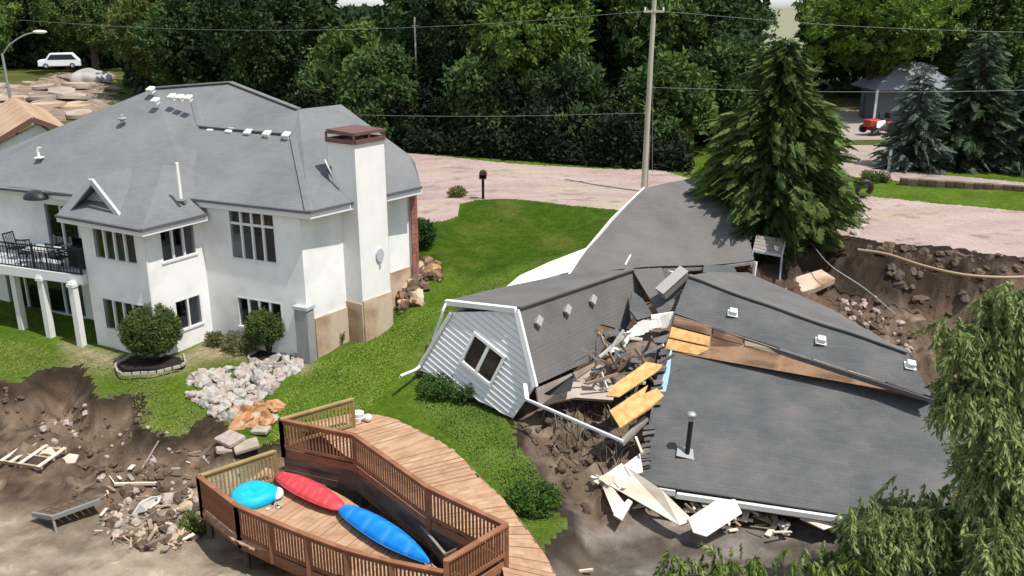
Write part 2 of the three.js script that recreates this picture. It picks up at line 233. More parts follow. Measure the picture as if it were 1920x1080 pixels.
const mudTone = (x, z) => {
  const l = idw(LOWER, x, z), n = fbm(x * .55, z * .55, 71, 5), f = fbm(x * 3.1, z * 3.1, 72, 4), wet = sstep(-1.7, -1.95, l);
  let c = mixc([.125, .088, .062], [.27, .19, .135], clamp(n * 2 - .55));
  c = mixc(c, [.34, .25, .18], sstep(.58, .76, f) * .6);
  c = mixc(c, [.042, .028, .018], sstep(.44, .3, f) * .6);
  c = mixc(c, mixc([.28, .23, .175], [.46, .39, .3], sstep(.35, .65, fbm(x * .33, z * .8, 73, 4))), wet * .85 * sstep(-4, -9, x));
  c = mixc(c, mixc([.13, .115, .1], [.3, .27, .25], sstep(.4, .66, fbm(x * .5, z * .9, 74, 4))), wet * .8 * sstep(-1, 1, x));
  c = mixc(c, mixc([.035, .024, .018], [.13, .09, .07], sstep(1.0, 3.2, bankSd(x, z) + (n - .5) * 3)), sstep(-33, -36, z) * sstep(6, 11, x) * .85);                                              // bank under the road: shade of its overhang painted into the soil
  c = mixc(c, mixc([.13, .1, .07], [.27, .22, .165], f), sstep(-.6, .8, x) * sstep(5, 3.8, x) * sstep(-30, -28, z) * sstep(-22.5, -24, z) * .7);   // washed roots and straw
  c = mixc(c, [.024, .017, .012], sstep(.5, .15, bankSd(x, z)) * .8);                       // the torn bank: dark topsoil, deepened with painted shade of the overhanging sod
  return c;
};
const roadTone = (x, z) => {
  const n = fbm(x * .35, z * .7, 81, 4), f = fbm(x * 2.2, z * 2.2, 82, 3);
  let c = mixc([.36, .265, .245], [.44, .34, .315], clamp(n * 1.8 - .4));
  c = mixc(c, [.42, .36, .27], sstep(.55, .75, fbm(x * .2, z * .4, 83, 3)) * .6);
  c = mixc(c, [.2, .15, .13], sstep(.64, .72, fbm(x * .9, z * 1.6, 84, 4)) * .6);
  let w = 0; for (const [z0, a] of [[-46.6, .5], [-48.3, .5], [-52, .7], [-53.8, .7], [-57.2, .4]]) w = Math.max(w, a * sstep(.45, .1, Math.abs(z - z0 + .9 * Math.sin(x * .09 + z0) + x * .06)) * sstep(.3, .6, fbm(x * .5, z * .5, 85, 3)));   // wheel ruts
  c = mixc(c, [.27, .2, .18], w * .45);
  const k = .94 + .12 * f; return c.map(q => q * k);
};
function zoneOf(x, z) {
  const sd = bankSd(x, z), j = (fbm(x * 3, z * 3, 63, 3) - .5) * .5;
  if (sd + j > -.12) return 1;
  if (sdPoly(ROAD, x, z) + j * .5 > 0) return 2;
  if (sdPoly(PAVED, x, z) + j > 0) return 3;
  return 0;
}
const grassTex = noiseTex(512, [[.55, .55, .5], [.8, .82, .75], [1, 1, 1], [1, 1, .9]], 40, 3, { seed: 35, fine: .7, oct: 3, contrast: 1.4 });
const mudTex = noiseTex(512, [[.6, .58, .56], [.85, .84, .82], [1, 1, 1]], 9, 4, { seed: 36, fine: .35, oct: 6, contrast: 2 });
const gravelTex = noiseTex(512, [[.7, .68, .68], [.92, .91, .9], [1, 1, 1]], 40, 4, { seed: 37, fine: .28, oct: 3, contrast: 1.1 });
const GM = [texm(grassTex, .95, .06, { vertexColors: true, specularIntensity: .1 }), texm(mudTex, .85, .12, { vertexColors: true, specularIntensity: .25 }), texm(gravelTex, .93, .015, { vertexColors: true }), texm(gravelTex, .93, .01, { vertexColors: true })];
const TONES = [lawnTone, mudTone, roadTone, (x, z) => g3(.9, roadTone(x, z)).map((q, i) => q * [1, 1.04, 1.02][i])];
function sheet(x0, x1, z0, z1, step, hf, zf, tones, namesOf, mats) {
  const nx = Math.round((x1 - x0) / step), nz = Math.round((z1 - z0) / step), H = new Float32Array((nx + 1) * (nz + 1));
  for (let j = 0; j <= nz; j++) for (let i = 0; i <= nx; i++) H[j * (nx + 1) + i] = hf(x0 + i * step, z0 + j * step);
  const zone = new Uint8Array(nx * nz);
  for (let j = 0; j < nz; j++) for (let i = 0; i < nx; i++) zone[j * nx + i] = zf(x0 + (i + .5) * step, z0 + (j + .5) * step);
  const out = [];
  for (let k = 0; k < namesOf.length; k++) {
    const map = new Int32Array((nx + 1) * (nz + 1)).fill(-1), pos = [], uv = [], col = [], idx = [], nor = [];
    const vert = (i, j) => {
      const q = j * (nx + 1) + i; if (map[q] >= 0) return map[q];
      const x = x0 + i * step, z = z0 + j * step; map[q] = pos.length / 3; pos.push(x, H[q], z); uv.push(x, -z); col.push(...tones[k](x, z));
      const h = (a, b) => H[clamp(b, 0, nz) * (nx + 1) + clamp(a, 0, nx)], n = V(h(i - 1, j) - h(i + 1, j), 2 * step, h(i, j - 1) - h(i, j + 1)).normalize(); nor.push(n.x, n.y, n.z);
      return map[q];
    };
    for (let j = 0; j < nz; j++) for (let i = 0; i < nx; i++) if (zone[j * nx + i] === k) { const a = vert(i, j), b = vert(i + 1, j), c = vert(i, j + 1), d = vert(i + 1, j + 1); idx.push(a, c, b, b, c, d); }
    if (!idx.length) continue;
    const g = new THREE.BufferGeometry();
    g.setAttribute('position', new THREE.Float32BufferAttribute(pos, 3)); g.setAttribute('uv', new THREE.Float32BufferAttribute(uv, 2)); g.setAttribute('color', new THREE.Float32BufferAttribute(col, 3)); g.setAttribute('normal', new THREE.Float32BufferAttribute(nor, 3)); g.setIndex(idx);
    const m = mesh(namesOf[k], g, mats[k]); m.userData.kind = 'structure'; out.push(m);
  }
  return out;
}
{ // the near ground, fine enough for the torn edges
  const edge = (x, z) => { const h = ground(x, z); const e = Math.max(sstep(36, 41, Math.abs(x)) * sstep(-30, -34, z), sstep(-61, -65, z)); return h + (2.4 - h) * e; };
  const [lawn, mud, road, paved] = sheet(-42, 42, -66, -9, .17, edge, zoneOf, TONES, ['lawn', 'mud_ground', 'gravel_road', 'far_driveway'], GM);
  tag(lawn, 'green lawns and grassy slope around the two houses', null, null, 'structure');
  tag(mud, 'brown mud and torn earth of the washed-out pit', null, null, 'structure');
  tag(road, 'pinkish gravel road running behind both houses', null, null, 'structure');
  tag(paved, 'pale driveway and walk across the road on the right', null, null, 'structure');
}
{ // beyond the road: level ground with a washed-out patch on the left and a drive on the right
  const RUB = [[-92.89,-136.37], [-61.77,-113.84], [-69.94,-138.56], [-59.66,-136.37], [-37.81,-85.27], [-42.56,-79.23], [-52.46,-75.65]];
  const LANE = [[56.22,-207.95], [60.82,-207.95], [319.06,-1076.38], [287.47,-1076.38]];
  const DRV = [[28.81,-89.81], [39.48,-89.81], [28.98,-68.76], [24.76,-68.76], [25.78,-75.65]];
  const h = (x, z) => 2.4 + sstep(-66, -74, z) * ((fbm(x * .08, z * .08, 91, 3) - .5) * .8 + (sdPoly(RUB, x, z) > 0 ? (fbm(x * .5, z * .5, 92, 4) - .5) * 1.6 : 0));
  const z = (x, z) => sdPoly(RUB, x, z) + (fbm(x * .4, z * .4, 93, 3) - .5) * 4 > 0 ? 1 : sdPoly(LANE, x, z) > 0 || sdPoly(DRV, x, z) > 0 ? 2 : 0;
  const tones = [(x, z) => { const n = fbm(x * .2, z * .2, 94, 4); return mixc([.06, .085, .02], [.16, .16, .06], n); }, (x, z) => mixc([.26, .19, .145], [.42, .33, .28], fbm(x * .3, z * .3, 95, 4)), (x, z) => mixc([.32, .27, .24], [.4, .35, .32], fbm(x * .3, z * .3, 96, 3))];
  const [a, b, c] = sheet(-100, 100, -190, -66, 1, h, z, tones, ['far_ground', 'washed_out_ground', 'far_lane'], [GM[0], GM[1], GM[2]]);
  tag(a, 'grassy ground under the trees beyond the road', null, null, 'structure'); tag(b, 'pale broken ground behind the neighbouring house at top left', null, null, 'structure'); tag(c, 'pale lane and drive beyond the road at top right', null, null, 'structure');
  const s = new THREE.Shape(); s.moveTo(-4000, -4000); s.lineTo(4000, -4000); s.lineTo(4000, 4000); s.lineTo(-4000, 4000);
  const hole = new THREE.Path(); hole.moveTo(-99.5, 9.5); hole.lineTo(-99.5, 189.5); hole.lineTo(99.5, 189.5); hole.lineTo(99.5, 9.5); s.holes.push(hole);
  const g = new THREE.ShapeGeometry(s); g.rotateX(-Math.PI / 2); g.translate(0, 2.38, 0);
  const f = mesh('far_field', g, std([.2, .2, .12], 1)); tag(f, 'open fields running to the horizon', null, null, 'structure');
  for (const [x0, x1] of [[-99.6, -41.9], [41.9, 99.6]]) { const q = new THREE.PlaneGeometry(x1 - x0, 57.5); q.rotateX(-Math.PI / 2); q.translate((x0 + x1) / 2, 2.37, -37.8); tag(mesh('side_ground', q, std([.09, .12, .03], 1)), 'level ground to the side of the slump', null, null, 'structure'); }
}

// ------------------------------------------------------------------ the white house
// a vertical wall between two plan points, outer face on the line, with openings [s0, s1, y0, y1]
function wallGeo(A, B, y0, y1, th = .2, holes = [], y1b = y1) {
  const dx = B[0] - A[0], dz = B[1] - A[1], L = Math.hypot(dx, dz), s = new THREE.Shape();
  s.moveTo(0, y0); s.lineTo(L, y0); s.lineTo(L, y1b); s.lineTo(0, y1);
  for (const [a, b, c, d] of holes) { const h = new THREE.Path(); h.moveTo(a, c); h.lineTo(a, d); h.lineTo(b, d); h.lineTo(b, c); s.holes.push(h); }
  const g = new THREE.ExtrudeGeometry(s, { depth: th, bevelEnabled: false }); g.translate(0, 0, -th);
  return g.applyMatrix4(frameOf(A, B));
}
function frameOf(A, B) { const dx = B[0] - A[0], dz = B[1] - A[1], L = Math.hypot(dx, dz); return new THREE.Matrix4().makeBasis(V(dx / L, 0, dz / L), V(0, 1, 0), V(-dz / L, 0, dx / L)).setPosition(A[0], 0, A[1]); }
// a window in such a wall: frame part with panes, and what hangs behind them
function windowIn(house, A, B, [s0, s1, y0, y1], cols, rowAt = null, blinds = [], label) {
  const m = frameOf(A, B), f = .055, list = [], w = (s1 - s0) / cols, bx = (x, y, ww, hh, d = .1, z = -.04) => { const g = new THREE.BoxGeometry(ww, hh, d); g.translate(x, y, z); return g.applyMatrix4(m); };
  list.push(bx((s0 + s1) / 2, y0 - f / 2, s1 - s0 + f * 2 + .06, f + .02, .11, -.01), bx((s0 + s1) / 2, y1 + f / 2, s1 - s0 + f * 2, f), bx(s0 - f / 2, (y0 + y1) / 2, f, y1 - y0 - .004), bx(s1 + f / 2, (y0 + y1) / 2, f, y1 - y0 - .004));
  for (let i = 1; i < cols; i++) list.push(bx(s0 + i * w, (y0 + y1) / 2, .075, y1 - y0 - .004));
  if (rowAt) for (let i = 0; i < cols; i++) list.push(bx(s0 + (i + .5) * w, rowAt, w - .08, .08));
  const frame = mesh('window', list, M.trim, house); if (label) frame.userData.label = label;
  for (let i = 0; i < cols; i++) for (const [a, b] of rowAt ? [[y0, rowAt], [rowAt, y1]] : [[y0, y1]]) {
    mesh('pane', bx(s0 + (i + .5) * w, (a + b) / 2, w - .07, b - a - .02, .012, -.075), M.pane, frame);
  }
  blinds.forEach(([c, a, b, kind]) => mesh(kind ? 'curtain' : 'blind', bx(s0 + (c + .5) * w, (a + b) / 2, w - .03, b - a, .02, -.16), kind ? M.drape : M.blind, frame));
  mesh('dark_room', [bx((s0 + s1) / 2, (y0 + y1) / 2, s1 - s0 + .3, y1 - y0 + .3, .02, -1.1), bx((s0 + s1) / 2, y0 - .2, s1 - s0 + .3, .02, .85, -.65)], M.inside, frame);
  return [s0, s1, y0, y1];
}
{
  const house = thing('white_house', 'large pale stucco two-storey house with grey shingled hip roof and tall chimney', 'house');
  const I = [-11.6, -32.2], C = [-7.45, -30.35], E = [-4, -35.26], B0 = [-15.8, -31.52], B1 = [-12.88, -30.07], BL = [-18.3, -36.6], W0 = [-15.6, -33.4], W1 = [-23.5, -36.8];
  const back = [-9.5, -43], backL = [-24.4, -42];
  const along = (A, B, s) => { const L = Math.hypot(B[0] - A[0], B[1] - A[1]); return [A[0] + (B[0] - A[0]) * s / L, A[1] + (B[1] - A[1]) * s / L]; };
  // front wall with the tall window
  const tall = [1.38, 3.36, 3.4, 5.24], low = [1.4, 3.38, .7, 1.83];
  mesh('wall', wallGeo(I, C, -1, 5.5, .2, [tall, low]), M.stucco, house);
  windowIn(house, I, C, tall, 4, 4.72, [[0, 3.4, 4.0], [1, 3.4, 4.35], [1, 4.35, 4.68, 1], [2, 3.4, 4.3, 1], [3, 3.4, 4.55, 1]], 'tall four-column window with transom row');
  windowIn(house, I, C, low, 4, null, [[1, .7, 1.83], [2, .7, 1.25, 1], [0, .7, 1.35, 1], [3, .7, 1.2, 1]], 'lower window half hidden by the round shrub');
  // bay: shaded front, sunlit side
  const bw = [.66, 2.74, 3.52, 4.68], bl = [.66, 2.74, .75, 1.93], lw = [.66, 2.1, 3.5, 4.64], ll = [.95, 2.03, .76, 1.88];
  mesh('wall', wallGeo(B0, B1, -1, 5, .2, [bw, bl]), M.stucco, house);
  mesh('wall', wallGeo(B1, I, -1, 5, .2, [lw, ll]), M.stucco, house);
  windowIn(house, B0, B1, bw, 4, null, [[1, 3.52, 4.0, 1], [2, 3.52, 4.68, 1], [3, 3.52, 4.68, 1]]); windowIn(house, B0, B1, bl, 4, null, [[1, .75, 1.1, 1]]);
  windowIn(house, B1, I, lw, 3, null, [[0, 3.5, 4.0, 1], [2, 3.5, 4.64, 1], [1, 3.5, 3.9, 1]]); windowIn(house, B1, I, ll, 2, null, [[1, .76, 1.88, 1], [0, .76, 1.2, 1]]);
  mesh('wall', wallGeo(W0, B0, -1, 5), M.stucco, house);
  // wall behind the balcony, with the glass door below it
  const dr = [.6, 2.2, 2.85, 4.7], dl = [.9, 3.1, .1, 2.2];
  mesh('wall', wallGeo(W1, W0, -1, 5.5, .2, [[5.2, 6.9, 2.92, 4.75], [2.2, 6.6, .12, 2.15]]), M.stucco, house);
  windowIn(house, W1, W0, [5.2, 6.9, 2.92, 4.75], 2, null, [], 'glass balcony door behind the patio table');
  windowIn(house, W1, W0, [2.2, 6.6, .12, 2.15], 4, null, [[3, .12, 2.15]], 'wide glass doors under the balcony');
  // side wall, then the walls out of view that close the house
  mesh('wall', wallGeo(C, E, -1.2, 5.5), M.stucco, house);
  mesh('wall', wallGeo(E, back, -.5, 5.5), M.stucco, house);
  mesh('wall', wallGeo(back, backL, -.5, 5.5), M.stucco, house);
  mesh('wall', wallGeo(backL, W1, -.5, 5.5), M.stucco, house);
  // stained foundation of the side wall and the corner pier
  mesh('foundation', [wallGeo(along(C, E, .32), along(C, E, 1.98), -1.6, 1.35, .1), wallGeo(along(C, E, 3.72), along(C, E, 5.6), -1.6, 2.1, .1)].map(g => g.translate(.06, 0, .045)), M.footing, house).userData.label = 'brown-stained foundation strip of the side wall';
  const nC = [.819 * .08 - .407 * .06, .574 * .08 + .913 * .06];
  const pier = mesh('corner_pier', [block(C[0] + nC[0] - .14, .15, C[1] + nC[1] - .1, .55, 3.4, .42, -.42)], M.stone, house); pier.userData.label = 'grey stone-coloured pier at the near corner';
  mesh('pier_cap', [block(C[0] + nC[0] - .14, 1.9, C[1] + nC[1] - .1, .64, .12, .5, -.42)], M.trimGrey, pier);
  // chimney: a stack standing out from the side wall
  const c0 = along(C, E, 2.0), c1 = along(C, E, 3.55), n = [.818, .575], o = .85;
  const q0 = [c0[0] + n[0] * o, c0[1] + n[1] * o], q1 = [c1[0] + n[0] * o, c1[1] + n[1] * o];
  const top = 7.6;
  const ch = mesh('chimney', [wallGeo(c0, q0, -1.4, top, .2), wallGeo(q0, q1, -1.4, top, .2), wallGeo(q1, c1, -1.4, top, .2)], M.chimneyWhite, house);
  const i0 = [c0[0] - n[0] * .55, c0[1] - n[1] * .55], i1 = [c1[0] - n[0] * .55, c1[1] - n[1] * .55];
  mesh('chimney_back', [wallGeo(i0, c0, 4, top, .2), wallGeo(c1, i1, 4, top, .2), wallGeo(i1, i0, 4, top, .2)], M.chimneyWhite, ch);
  const ctr = [(q0[0] + i1[0]) / 2, (q0[1] + i1[1]) / 2], ry = -Math.atan2(-.819, .574);
  const cap = [];
  for (const [a, b] of [[q0, q1], [q1, i1], [i1, i0], [i0, q0]]) { cap.push(bar([a[0], top + .06, a[1]], [b[0], top + .06, b[1]], .16, .14), bar([a[0], top + .33, a[1]], [b[0], top + .33, b[1]], .09, .08)); }
  for (const a of [q0, q1, i1, i0, [(q0[0] + q1[0]) / 2, (q0[1] + q1[1]) / 2]]) cap.push(bar([a[0], top + .13, a[1]], [a[0], top + .32, a[1]], .07));
  cap.push(cyl(ctr[0], top + .05, ctr[1], .22, .18, .24, 12));
  mesh('chimney_cap', cap, M.copper, ch).userData.label = 'rust-brown metal frame on the chimney top';
  mesh('chimney_lid', plate([[q0[0], top + .39, q0[1]], [q1[0], top + .39, q1[1]], [i1[0], top + .44, i1[1]], [i0[0], top + .44, i0[1]]], .04), M.copper, ch);
  { const f = along(q0, q1, 1.0); const dish = new THREE.CylinderGeometry(.2, .2, .06, 16); dish.scale(1, 1, 1.3); dish.rotateX(Math.PI / 2); dish.rotateY(Math.atan2(n[0], n[1])); dish.translate(f[0] + n[0] * .04, 3.3, f[1] + n[1] * .04); mesh('wall_vent', [dish, bar([f[0] + n[0] * .03, 3.05, f[1] + n[1] * .03], [f[0] + n[0] * .03, 2.82, f[1] + n[1] * .03], .06)], M.trimGrey, ch); }
  mesh('chimney_foundation', [wallGeo(c0, q0, -1.6, 1.6, .08), wallGeo(q0, q1, -1.6, 1.72, .08)].map((g, i) => g.translate(i ? .05 : -.03, 0, .035)), M.footing, ch);
  // brick pier at the far end of the side wall: courses of separate bricks
  { const bp = mesh('brick_pier', wallGeo(along(C, E, 5.66), along(C, E, 6.04), 1.2, 5.1, .4).translate(.1, 0, .07), M.mortar, house), fr = frameOf(along(C, E, 5.66), along(C, E, 6.04));
    const bg = [M.brick, M.brick2, M.brick3].map(() => 0), unit = new THREE.BoxGeometry(.18, .19, .06);
    for (let k = 0; k < 19; k++) for (let j = 0; j < 2; j++) { const b = new THREE.Mesh(unit, [M.brick, M.brick2, M.brick3][Math.floor(rr(0, 3))]); b.name = 'brick'; b.castShadow = b.receiveShadow = true; b.applyMatrix4(fr.clone().multiply(new THREE.Matrix4().makeTranslation(.095 + j * .19, 1.32 + k * .202, .02))); b.position.x += .1; b.position.z += .07; bp.add(b); } }
  // roof planes
  const eL0 = [-21.6, 5.5, -34.83], eL1 = [-15.86, 5.5, -32.59], eF0 = [-11.94, 5.5, -32.21], eF1 = [-7.01, 5.5, -29.99], eR = [-3.57, 5.5, -34.44];
  const K = [-12.55, 7.66, -36.0], F = [-8.46, 7.55, -34.42], M1 = [-11.95, 9.2, -38.35], A = [-13.25, 8.62, -37.5], R0p = [-14.3, 9.05, -36.3 - .9], N = [-8.5, 8.36, -35.77], Q = [-7.1, 8.2, -37.4];
  const ridge0 = [-15,9,-37.95], lefthip = [-20.6,6.13,-35.42];
  mesh('roof', plate([eL0, eL1, [-11.9, 5.55, -31.5], eF0, K, A, M1, ridge0, lefthip, [-25.5, 5.5, -37.2]], .14), M.roofA, house);
  mesh('roof', plate([eF0, eF1, F, K], .14), M.roofA, house);
  mesh('roof', plate([K, F, N, M1, A], .14), M.roofA, house);
  const s1 = [-6.19,7.58,-37.44], s0 = [-7.26,8.29,-38.24], s2 = [-4.22,6.42,-36.43];
  mesh('roof', plate([eF1, eR, s2, s1, s0, N, F], .14), M.roofA, house);
  mesh('roof', [plate([M1, N, [-8, 5.5, -44.5], [-20, 5.5, -49]], .14), plate([N, s0, [-8, 5.5, -44.5]], .14), plate([ridge0, M1, [-20, 5.5, -49], [-25, 5.5, -42.5]], .14), plate([lefthip, ridge0, [-25, 5.5, -42.5], [-25.5, 5.5, -37.2]], .14, [-1, 1, 0]), plate([eR, s2, s1, s0, [-8, 5.5, -44.5], [-4.4, 5.5, -40]], .14, [1, 1, 0])], M.roofA, house);
  mesh('ridge_cap', [bar(K, F, .3, .04), bar(F, eF1, .3, .04), bar(ridge0, M1, .3, .04), bar(A, K, .3, .04), bar(M1, N, .26, .04)].map(g => g.translate(0, .02, 0)), M.roofA, house);
  // bay roof with its small gable
  const bA = [-16.66,5,-31.66], bB = [-12.66,5,-29.4], bC = [-11.22,5,-31.84], bT = [-13.2, 6.55, -33.4];
  mesh('roof', plate([bA, bB, bT, [-16.3, 6.2, -34.2]], .12), M.roofA, house);
  mesh('roof', plate([bB, bC, [-12.0, 6.3, -33.8], bT], .12), M.roofA, house);
  { const pk = [-15.05, 6.38, -31.55], gl = [-16.35, 5.12, -31.95], gr = [-13.7, 5.05, -30.7], bk = [-13.95, 6.38, -34.0];
    const gd = mesh('gable_dormer', [plate([gl, pk, [-14.6, 6.4, -33.6], [-15.9, 5.2, -33.9]], .1), plate([gr, pk, [-14.6, 6.4, -33.6], [-13.2, 5.3, -33.1]], .1)], M.roofA, house);
    mesh('rake_board', [bar(gl, pk, .12, .2).translate(-.05, -.07, .1), bar(pk, gr, .12, .2).translate(-.05, -.07, .1)], M.trimGrey, gd); mesh('painted_gap_shade', bar([gl[0] + .3, gl[1] + .06, gl[2] - .1], [gr[0] - .25, gr[1] + .06, gr[2] - .1], .08, .22), M.gutter, gd);  // solid dark bar painted as the shade of the opening under the gable
    mesh('gable_panel', plate([[gl[0] + .28, gl[1] + .1, gl[2] - .38], [pk[0] + .12, pk[1] - .25, pk[2] - .45], [gr[0] - .2, gr[1] + .12, gr[2] - .42]], .06, [-.4, 0, .9]), M.trimGrey, gd); }
  // fascia, gutters and soffits
  const edge = (a, b, y = 5.5) => [[a[0], y, a[2]], [b[0], y, b[2]]];
  const fas = [], gut = [], cut = s => [eF1[0] + (eR[0] - eF1[0]) * s, 5.5, eF1[2] + (eR[2] - eF1[2]) * s], cut0 = cut(.335), cut1 = cut(.64);
  for (const [a, b] of [edge([-25.5, 0, -37.2], eL1), edge(eF0, eF1), edge(eF1, cut0), edge(cut1, eR)]) { fas.push(bar(a, b, .05, .2).translate(0, -.17, 0)); gut.push(bar(a, b, .12, .09).translate(-.0, -.02, .06)); }
  for (const [a, b] of [edge(bA, bB, 5), edge(bB, bC, 5)]) { fas.push(bar(a, b, .05, .16).translate(0, -.17, 0)); gut.push(bar(a, b, .12, .09).translate(0, -.02, .06)); }
  mesh('fascia', fas, M.trim, house); mesh('gutter', gut, M.gutter, house);
  mesh('soffit', [plate([[eF0[0], 5.24, eF0[2]], [eF1[0], 5.24, eF1[2]], [eR[0], 5.24, eR[2]], [-4.6, 5.24, -35], [-7.7, 5.24, -30.8], [-11.9, 5.24, -32.6]], .03), plate([[bA[0], 4.8, bA[2]], [bB[0], 4.8, bB[2]], [bC[0], 4.8, bC[2]], [-12, 4.8, -32.4], [-13, 4.8, -30.3], [-15.9, 4.8, -31.8]], .03), plate([[-25.5, 5.24, -37.2], [eL1[0], 5.24, eL1[2]], [-15.6, 5.24, -33.3], [-25.3, 5.24, -38]], .03)], M.soffit, house);
  { const e = edge(bC, bC, 5)[0]; mesh('downspout', pipe([[-11.75, 5.2, -32.0], [-11.72, 4.9, -32.05], [-11.7, 4.5, -32.1]], .04, 6), M.trim, house); mesh('downspout', pipe([[-13.0, 4.95, -29.75], [-12.93, 4.75, -29.95], [-12.9, 4.3, -30.02], [-12.9, 0.1, -30.02]], .045, 6), M.trim, house); }
  mesh('roof_pipe', [cyl(...[-11.92,5.68,-31.34], .07, .06, 1.3, 8)], M.ventWhite, house).userData.label = 'slim white pipe standing on the roof above the bay';
  // roof vents: low caps, one part each
  const onA = [[-14.93,8.87,-37.45], [-14.49,8.49,-36.69], [-13.78,8.65,-36.65], [-13.4,8.64,-36.49], [-13.02,8.63,-36.34]];
  const onF = [366, 398, 432, 467, 503, 539].map((_, i) => [[-12.87,7.43,-36.19], [-8.66,7.43,-34.28]].reduce((a, b) => [0, 1, 2].map(k => a[k] + (b[k] - a[k]) * i / 5)));
  const vg = merge([new RoundedBoxGeometry(.3, .1, .3, 2, .03).translate(0, .16, 0), new THREE.BoxGeometry(.22, .12, .22).translate(0, .06, 0)]);
  for (const p of [...onA, ...onF]) { const m = mesh('roof_vent', vg, M.ventWhite, house); m.position.set(...p); m.rotation.set(.42, -.4, 0, 'YXZ'); }
  { const p = [-15.79,7.86,-36.22]; mesh('vent_collar', [new THREE.TorusGeometry(.13, .05, 6, 14).rotateX(Math.PI / 2).translate(p[0], p[1] + .08, p[2]), cyl(p[0], p[1] - .05, p[2], .08, .08, .3, 10)], M.ventGrey, house); }
  { const p = [-18.89,6.48,-35.28]; mesh('vent_collar', [pipe([p, [p[0], p[1] + .35, p[2]], [p[0] + .12, p[1] + .45, p[2]]], .06, 7), rbox(p[0], p[1] + .03, p[2], .3, .06, .3, .02)], M.ventWhite, house); }
  { const p = [-6.53,6.03,-32.25]; mesh('torn_flashing', [plate([[p[0] - .1, p[1] + .2, p[2]], [p[0] + .25, p[1] + 1.0, p[2] - .1], [p[0] + .3, p[1] + .1, p[2]]], .03, [0, 0, 1]), bar([p[0] - .3, p[1] + .9, p[2]], [p[0] + .2, p[1] - .1, p[2] + .2], .12, .04)], M.ventWhite, house).userData.label = 'torn white flashing and dark hole beside the chimney';
    mesh('roof_hole', plate([[p[0] - .25, p[1] + .5, p[2] + .06], [p[0] + .1, p[1] + .95, p[2] + .02], [p[0] + .25, p[1] + .3, p[2] + .05], [p[0] + .05, p[1] + .1, p[2] + .1]], .03, [0, 0, 1]), M.black, house); }
  // eyebrow dark opening over the balcony
  { const e = new THREE.SphereGeometry(.45, 16, 8, 0, Math.PI * 2, 0, Math.PI / 2); e.scale(1.2, .75, .8); e.rotateY(-.4); e.translate(-18.3, 5.22, -33.45); mesh('eyebrow_vent', e, M.black, house); }
  // balcony: deck, fascia, columns, railing
  const b0 = [-22.6, -33.9], b1 = [-15.86, -31.4], fl = 2.7;
  const bal = mesh('balcony', plate([[b0[0], fl, b0[1]], [b1[0], fl, b1[1]], [-15.7, fl, -33.3], [-23.3, fl, -36.7]], .14), M.trimGrey, house);
  mesh('balcony_fascia', [bar([b0[0], fl - .1, b0[1]], [b1[0], fl - .1, b1[1]], .08, .36).translate(-.02, 0, .06), bar([b1[0], fl - .1, b1[1]], [-15.7, fl - .1, -33.2], .08, .34)], M.trim, bal);
  for (const p of [[-16.31,0,-31.24], [-17.87,0,-32.03], [-19.37,0,-32.85]]) mesh('column', [block(p[0], 1.25, p[2] - .1, .24, 2.6, .24, -.37), block(p[0], 2.42, p[2] - .1, .32, .12, .32, -.37)], M.trim, bal);
  { const d = [b1[0] - b0[0], b1[1] - b0[1]], L = Math.hypot(...d), at = s => [b0[0] + d[0] * s / L, b0[1] + d[1] * s / L], rails = [];
    rails.push(bar([b0[0], fl + 1.0, b0[1]], [b1[0] - .1, fl + 1.0, b1[1]], .05, .05), bar([b0[0], fl + .12, b0[1]], [b1[0] - .1, fl + .12, b1[1]], .04, .04), bar([b0[0], fl + .84, b0[1]], [b1[0] - .1, fl + .84, b1[1]], .03, .03));
    mesh('rail', rails, M.iron, bal);
    const pk = new THREE.BoxGeometry(.022, .86, .022);
    for (let i = 0; i < 44; i++) { const [x, z] = at(.1 + i * (L - .25) / 43); const b = mesh('baluster', pk, M.iron, bal); b.position.set(x, fl + .5, z); }
    for (const s of [.05, L / 3, 2 * L / 3, L - .12]) { const [x, z] = at(s); mesh('rail_post', block(x, fl + .53, z, .07, 1.1, .07), M.iron, bal); } }
  settle(house, [-11.6, 0, -32.2]);
}
// patio furniture on the balcony
function patioChair(label, x, y, z, ry) {
  const t = thing('patio_chair', label, 'chair', 'dark metal chairs on the balcony'), m = M.iron;
  mesh('seat', rbox(0, .42, 0, .5, .05, .5, .02), m, t);
  const bk = [bar([-.23, .42, -.24], [-.23, 1.0, -.34], .035), bar([.23, .42, -.24], [.23, 1.0, -.34], .035), bar([-.25, 1.0, -.34], [.25, 1.0, -.34], .045)];
  for (let i = 0; i < 5; i++) bk.push(bar([-.14 + i * .07, .45, -.245], [-.14 + i * .07, .99, -.338], .018));
  mesh('backrest', bk, m, t);
  for (const s of [-1, 1]) { mesh('armrest', [bar([s * .27, .66, -.3], [s * .27, .66, .2], .04), bar([s * .27, .44, .2], [s * .27, .66, .2], .03)], m, t); for (const d of [-1, 1]) mesh('leg', bar([s * .22, .42, d * .22], [s * .24, 0, d * .25], .032), m, t); }
  t.position.set(x, y, z); t.rotation.y = ry; return t;
}
patioChair('dark metal patio chair nearest the balcony end, by the covered grill', -17.3, 2.71, -32.6, 2.6);
patioChair('dark metal patio chair left of the round patio table', -19.7, 2.71, -34.0, 1.2);
patioChair('dark metal patio chair standing tall at the balcony rail, tilted outward', -18.9, 2.71, -33.3, 3.4);
{ const t = thing('patio_table', 'pale-topped patio table on the balcony behind the railing', 'table'); mesh('tabletop', [rbox(0, .72, 0, 1.2, .05, .8, .02)], M.trimGrey, t); for (const s of [-1, 1]) for (const d of [-1, 1]) mesh('leg', bar([s * .5, .7, d * .3], [s * .52, 0, d * .32], .05), M.iron, t); t.position.set(-18.0, 2.71, -32.75); t.rotation.y = -.36; }
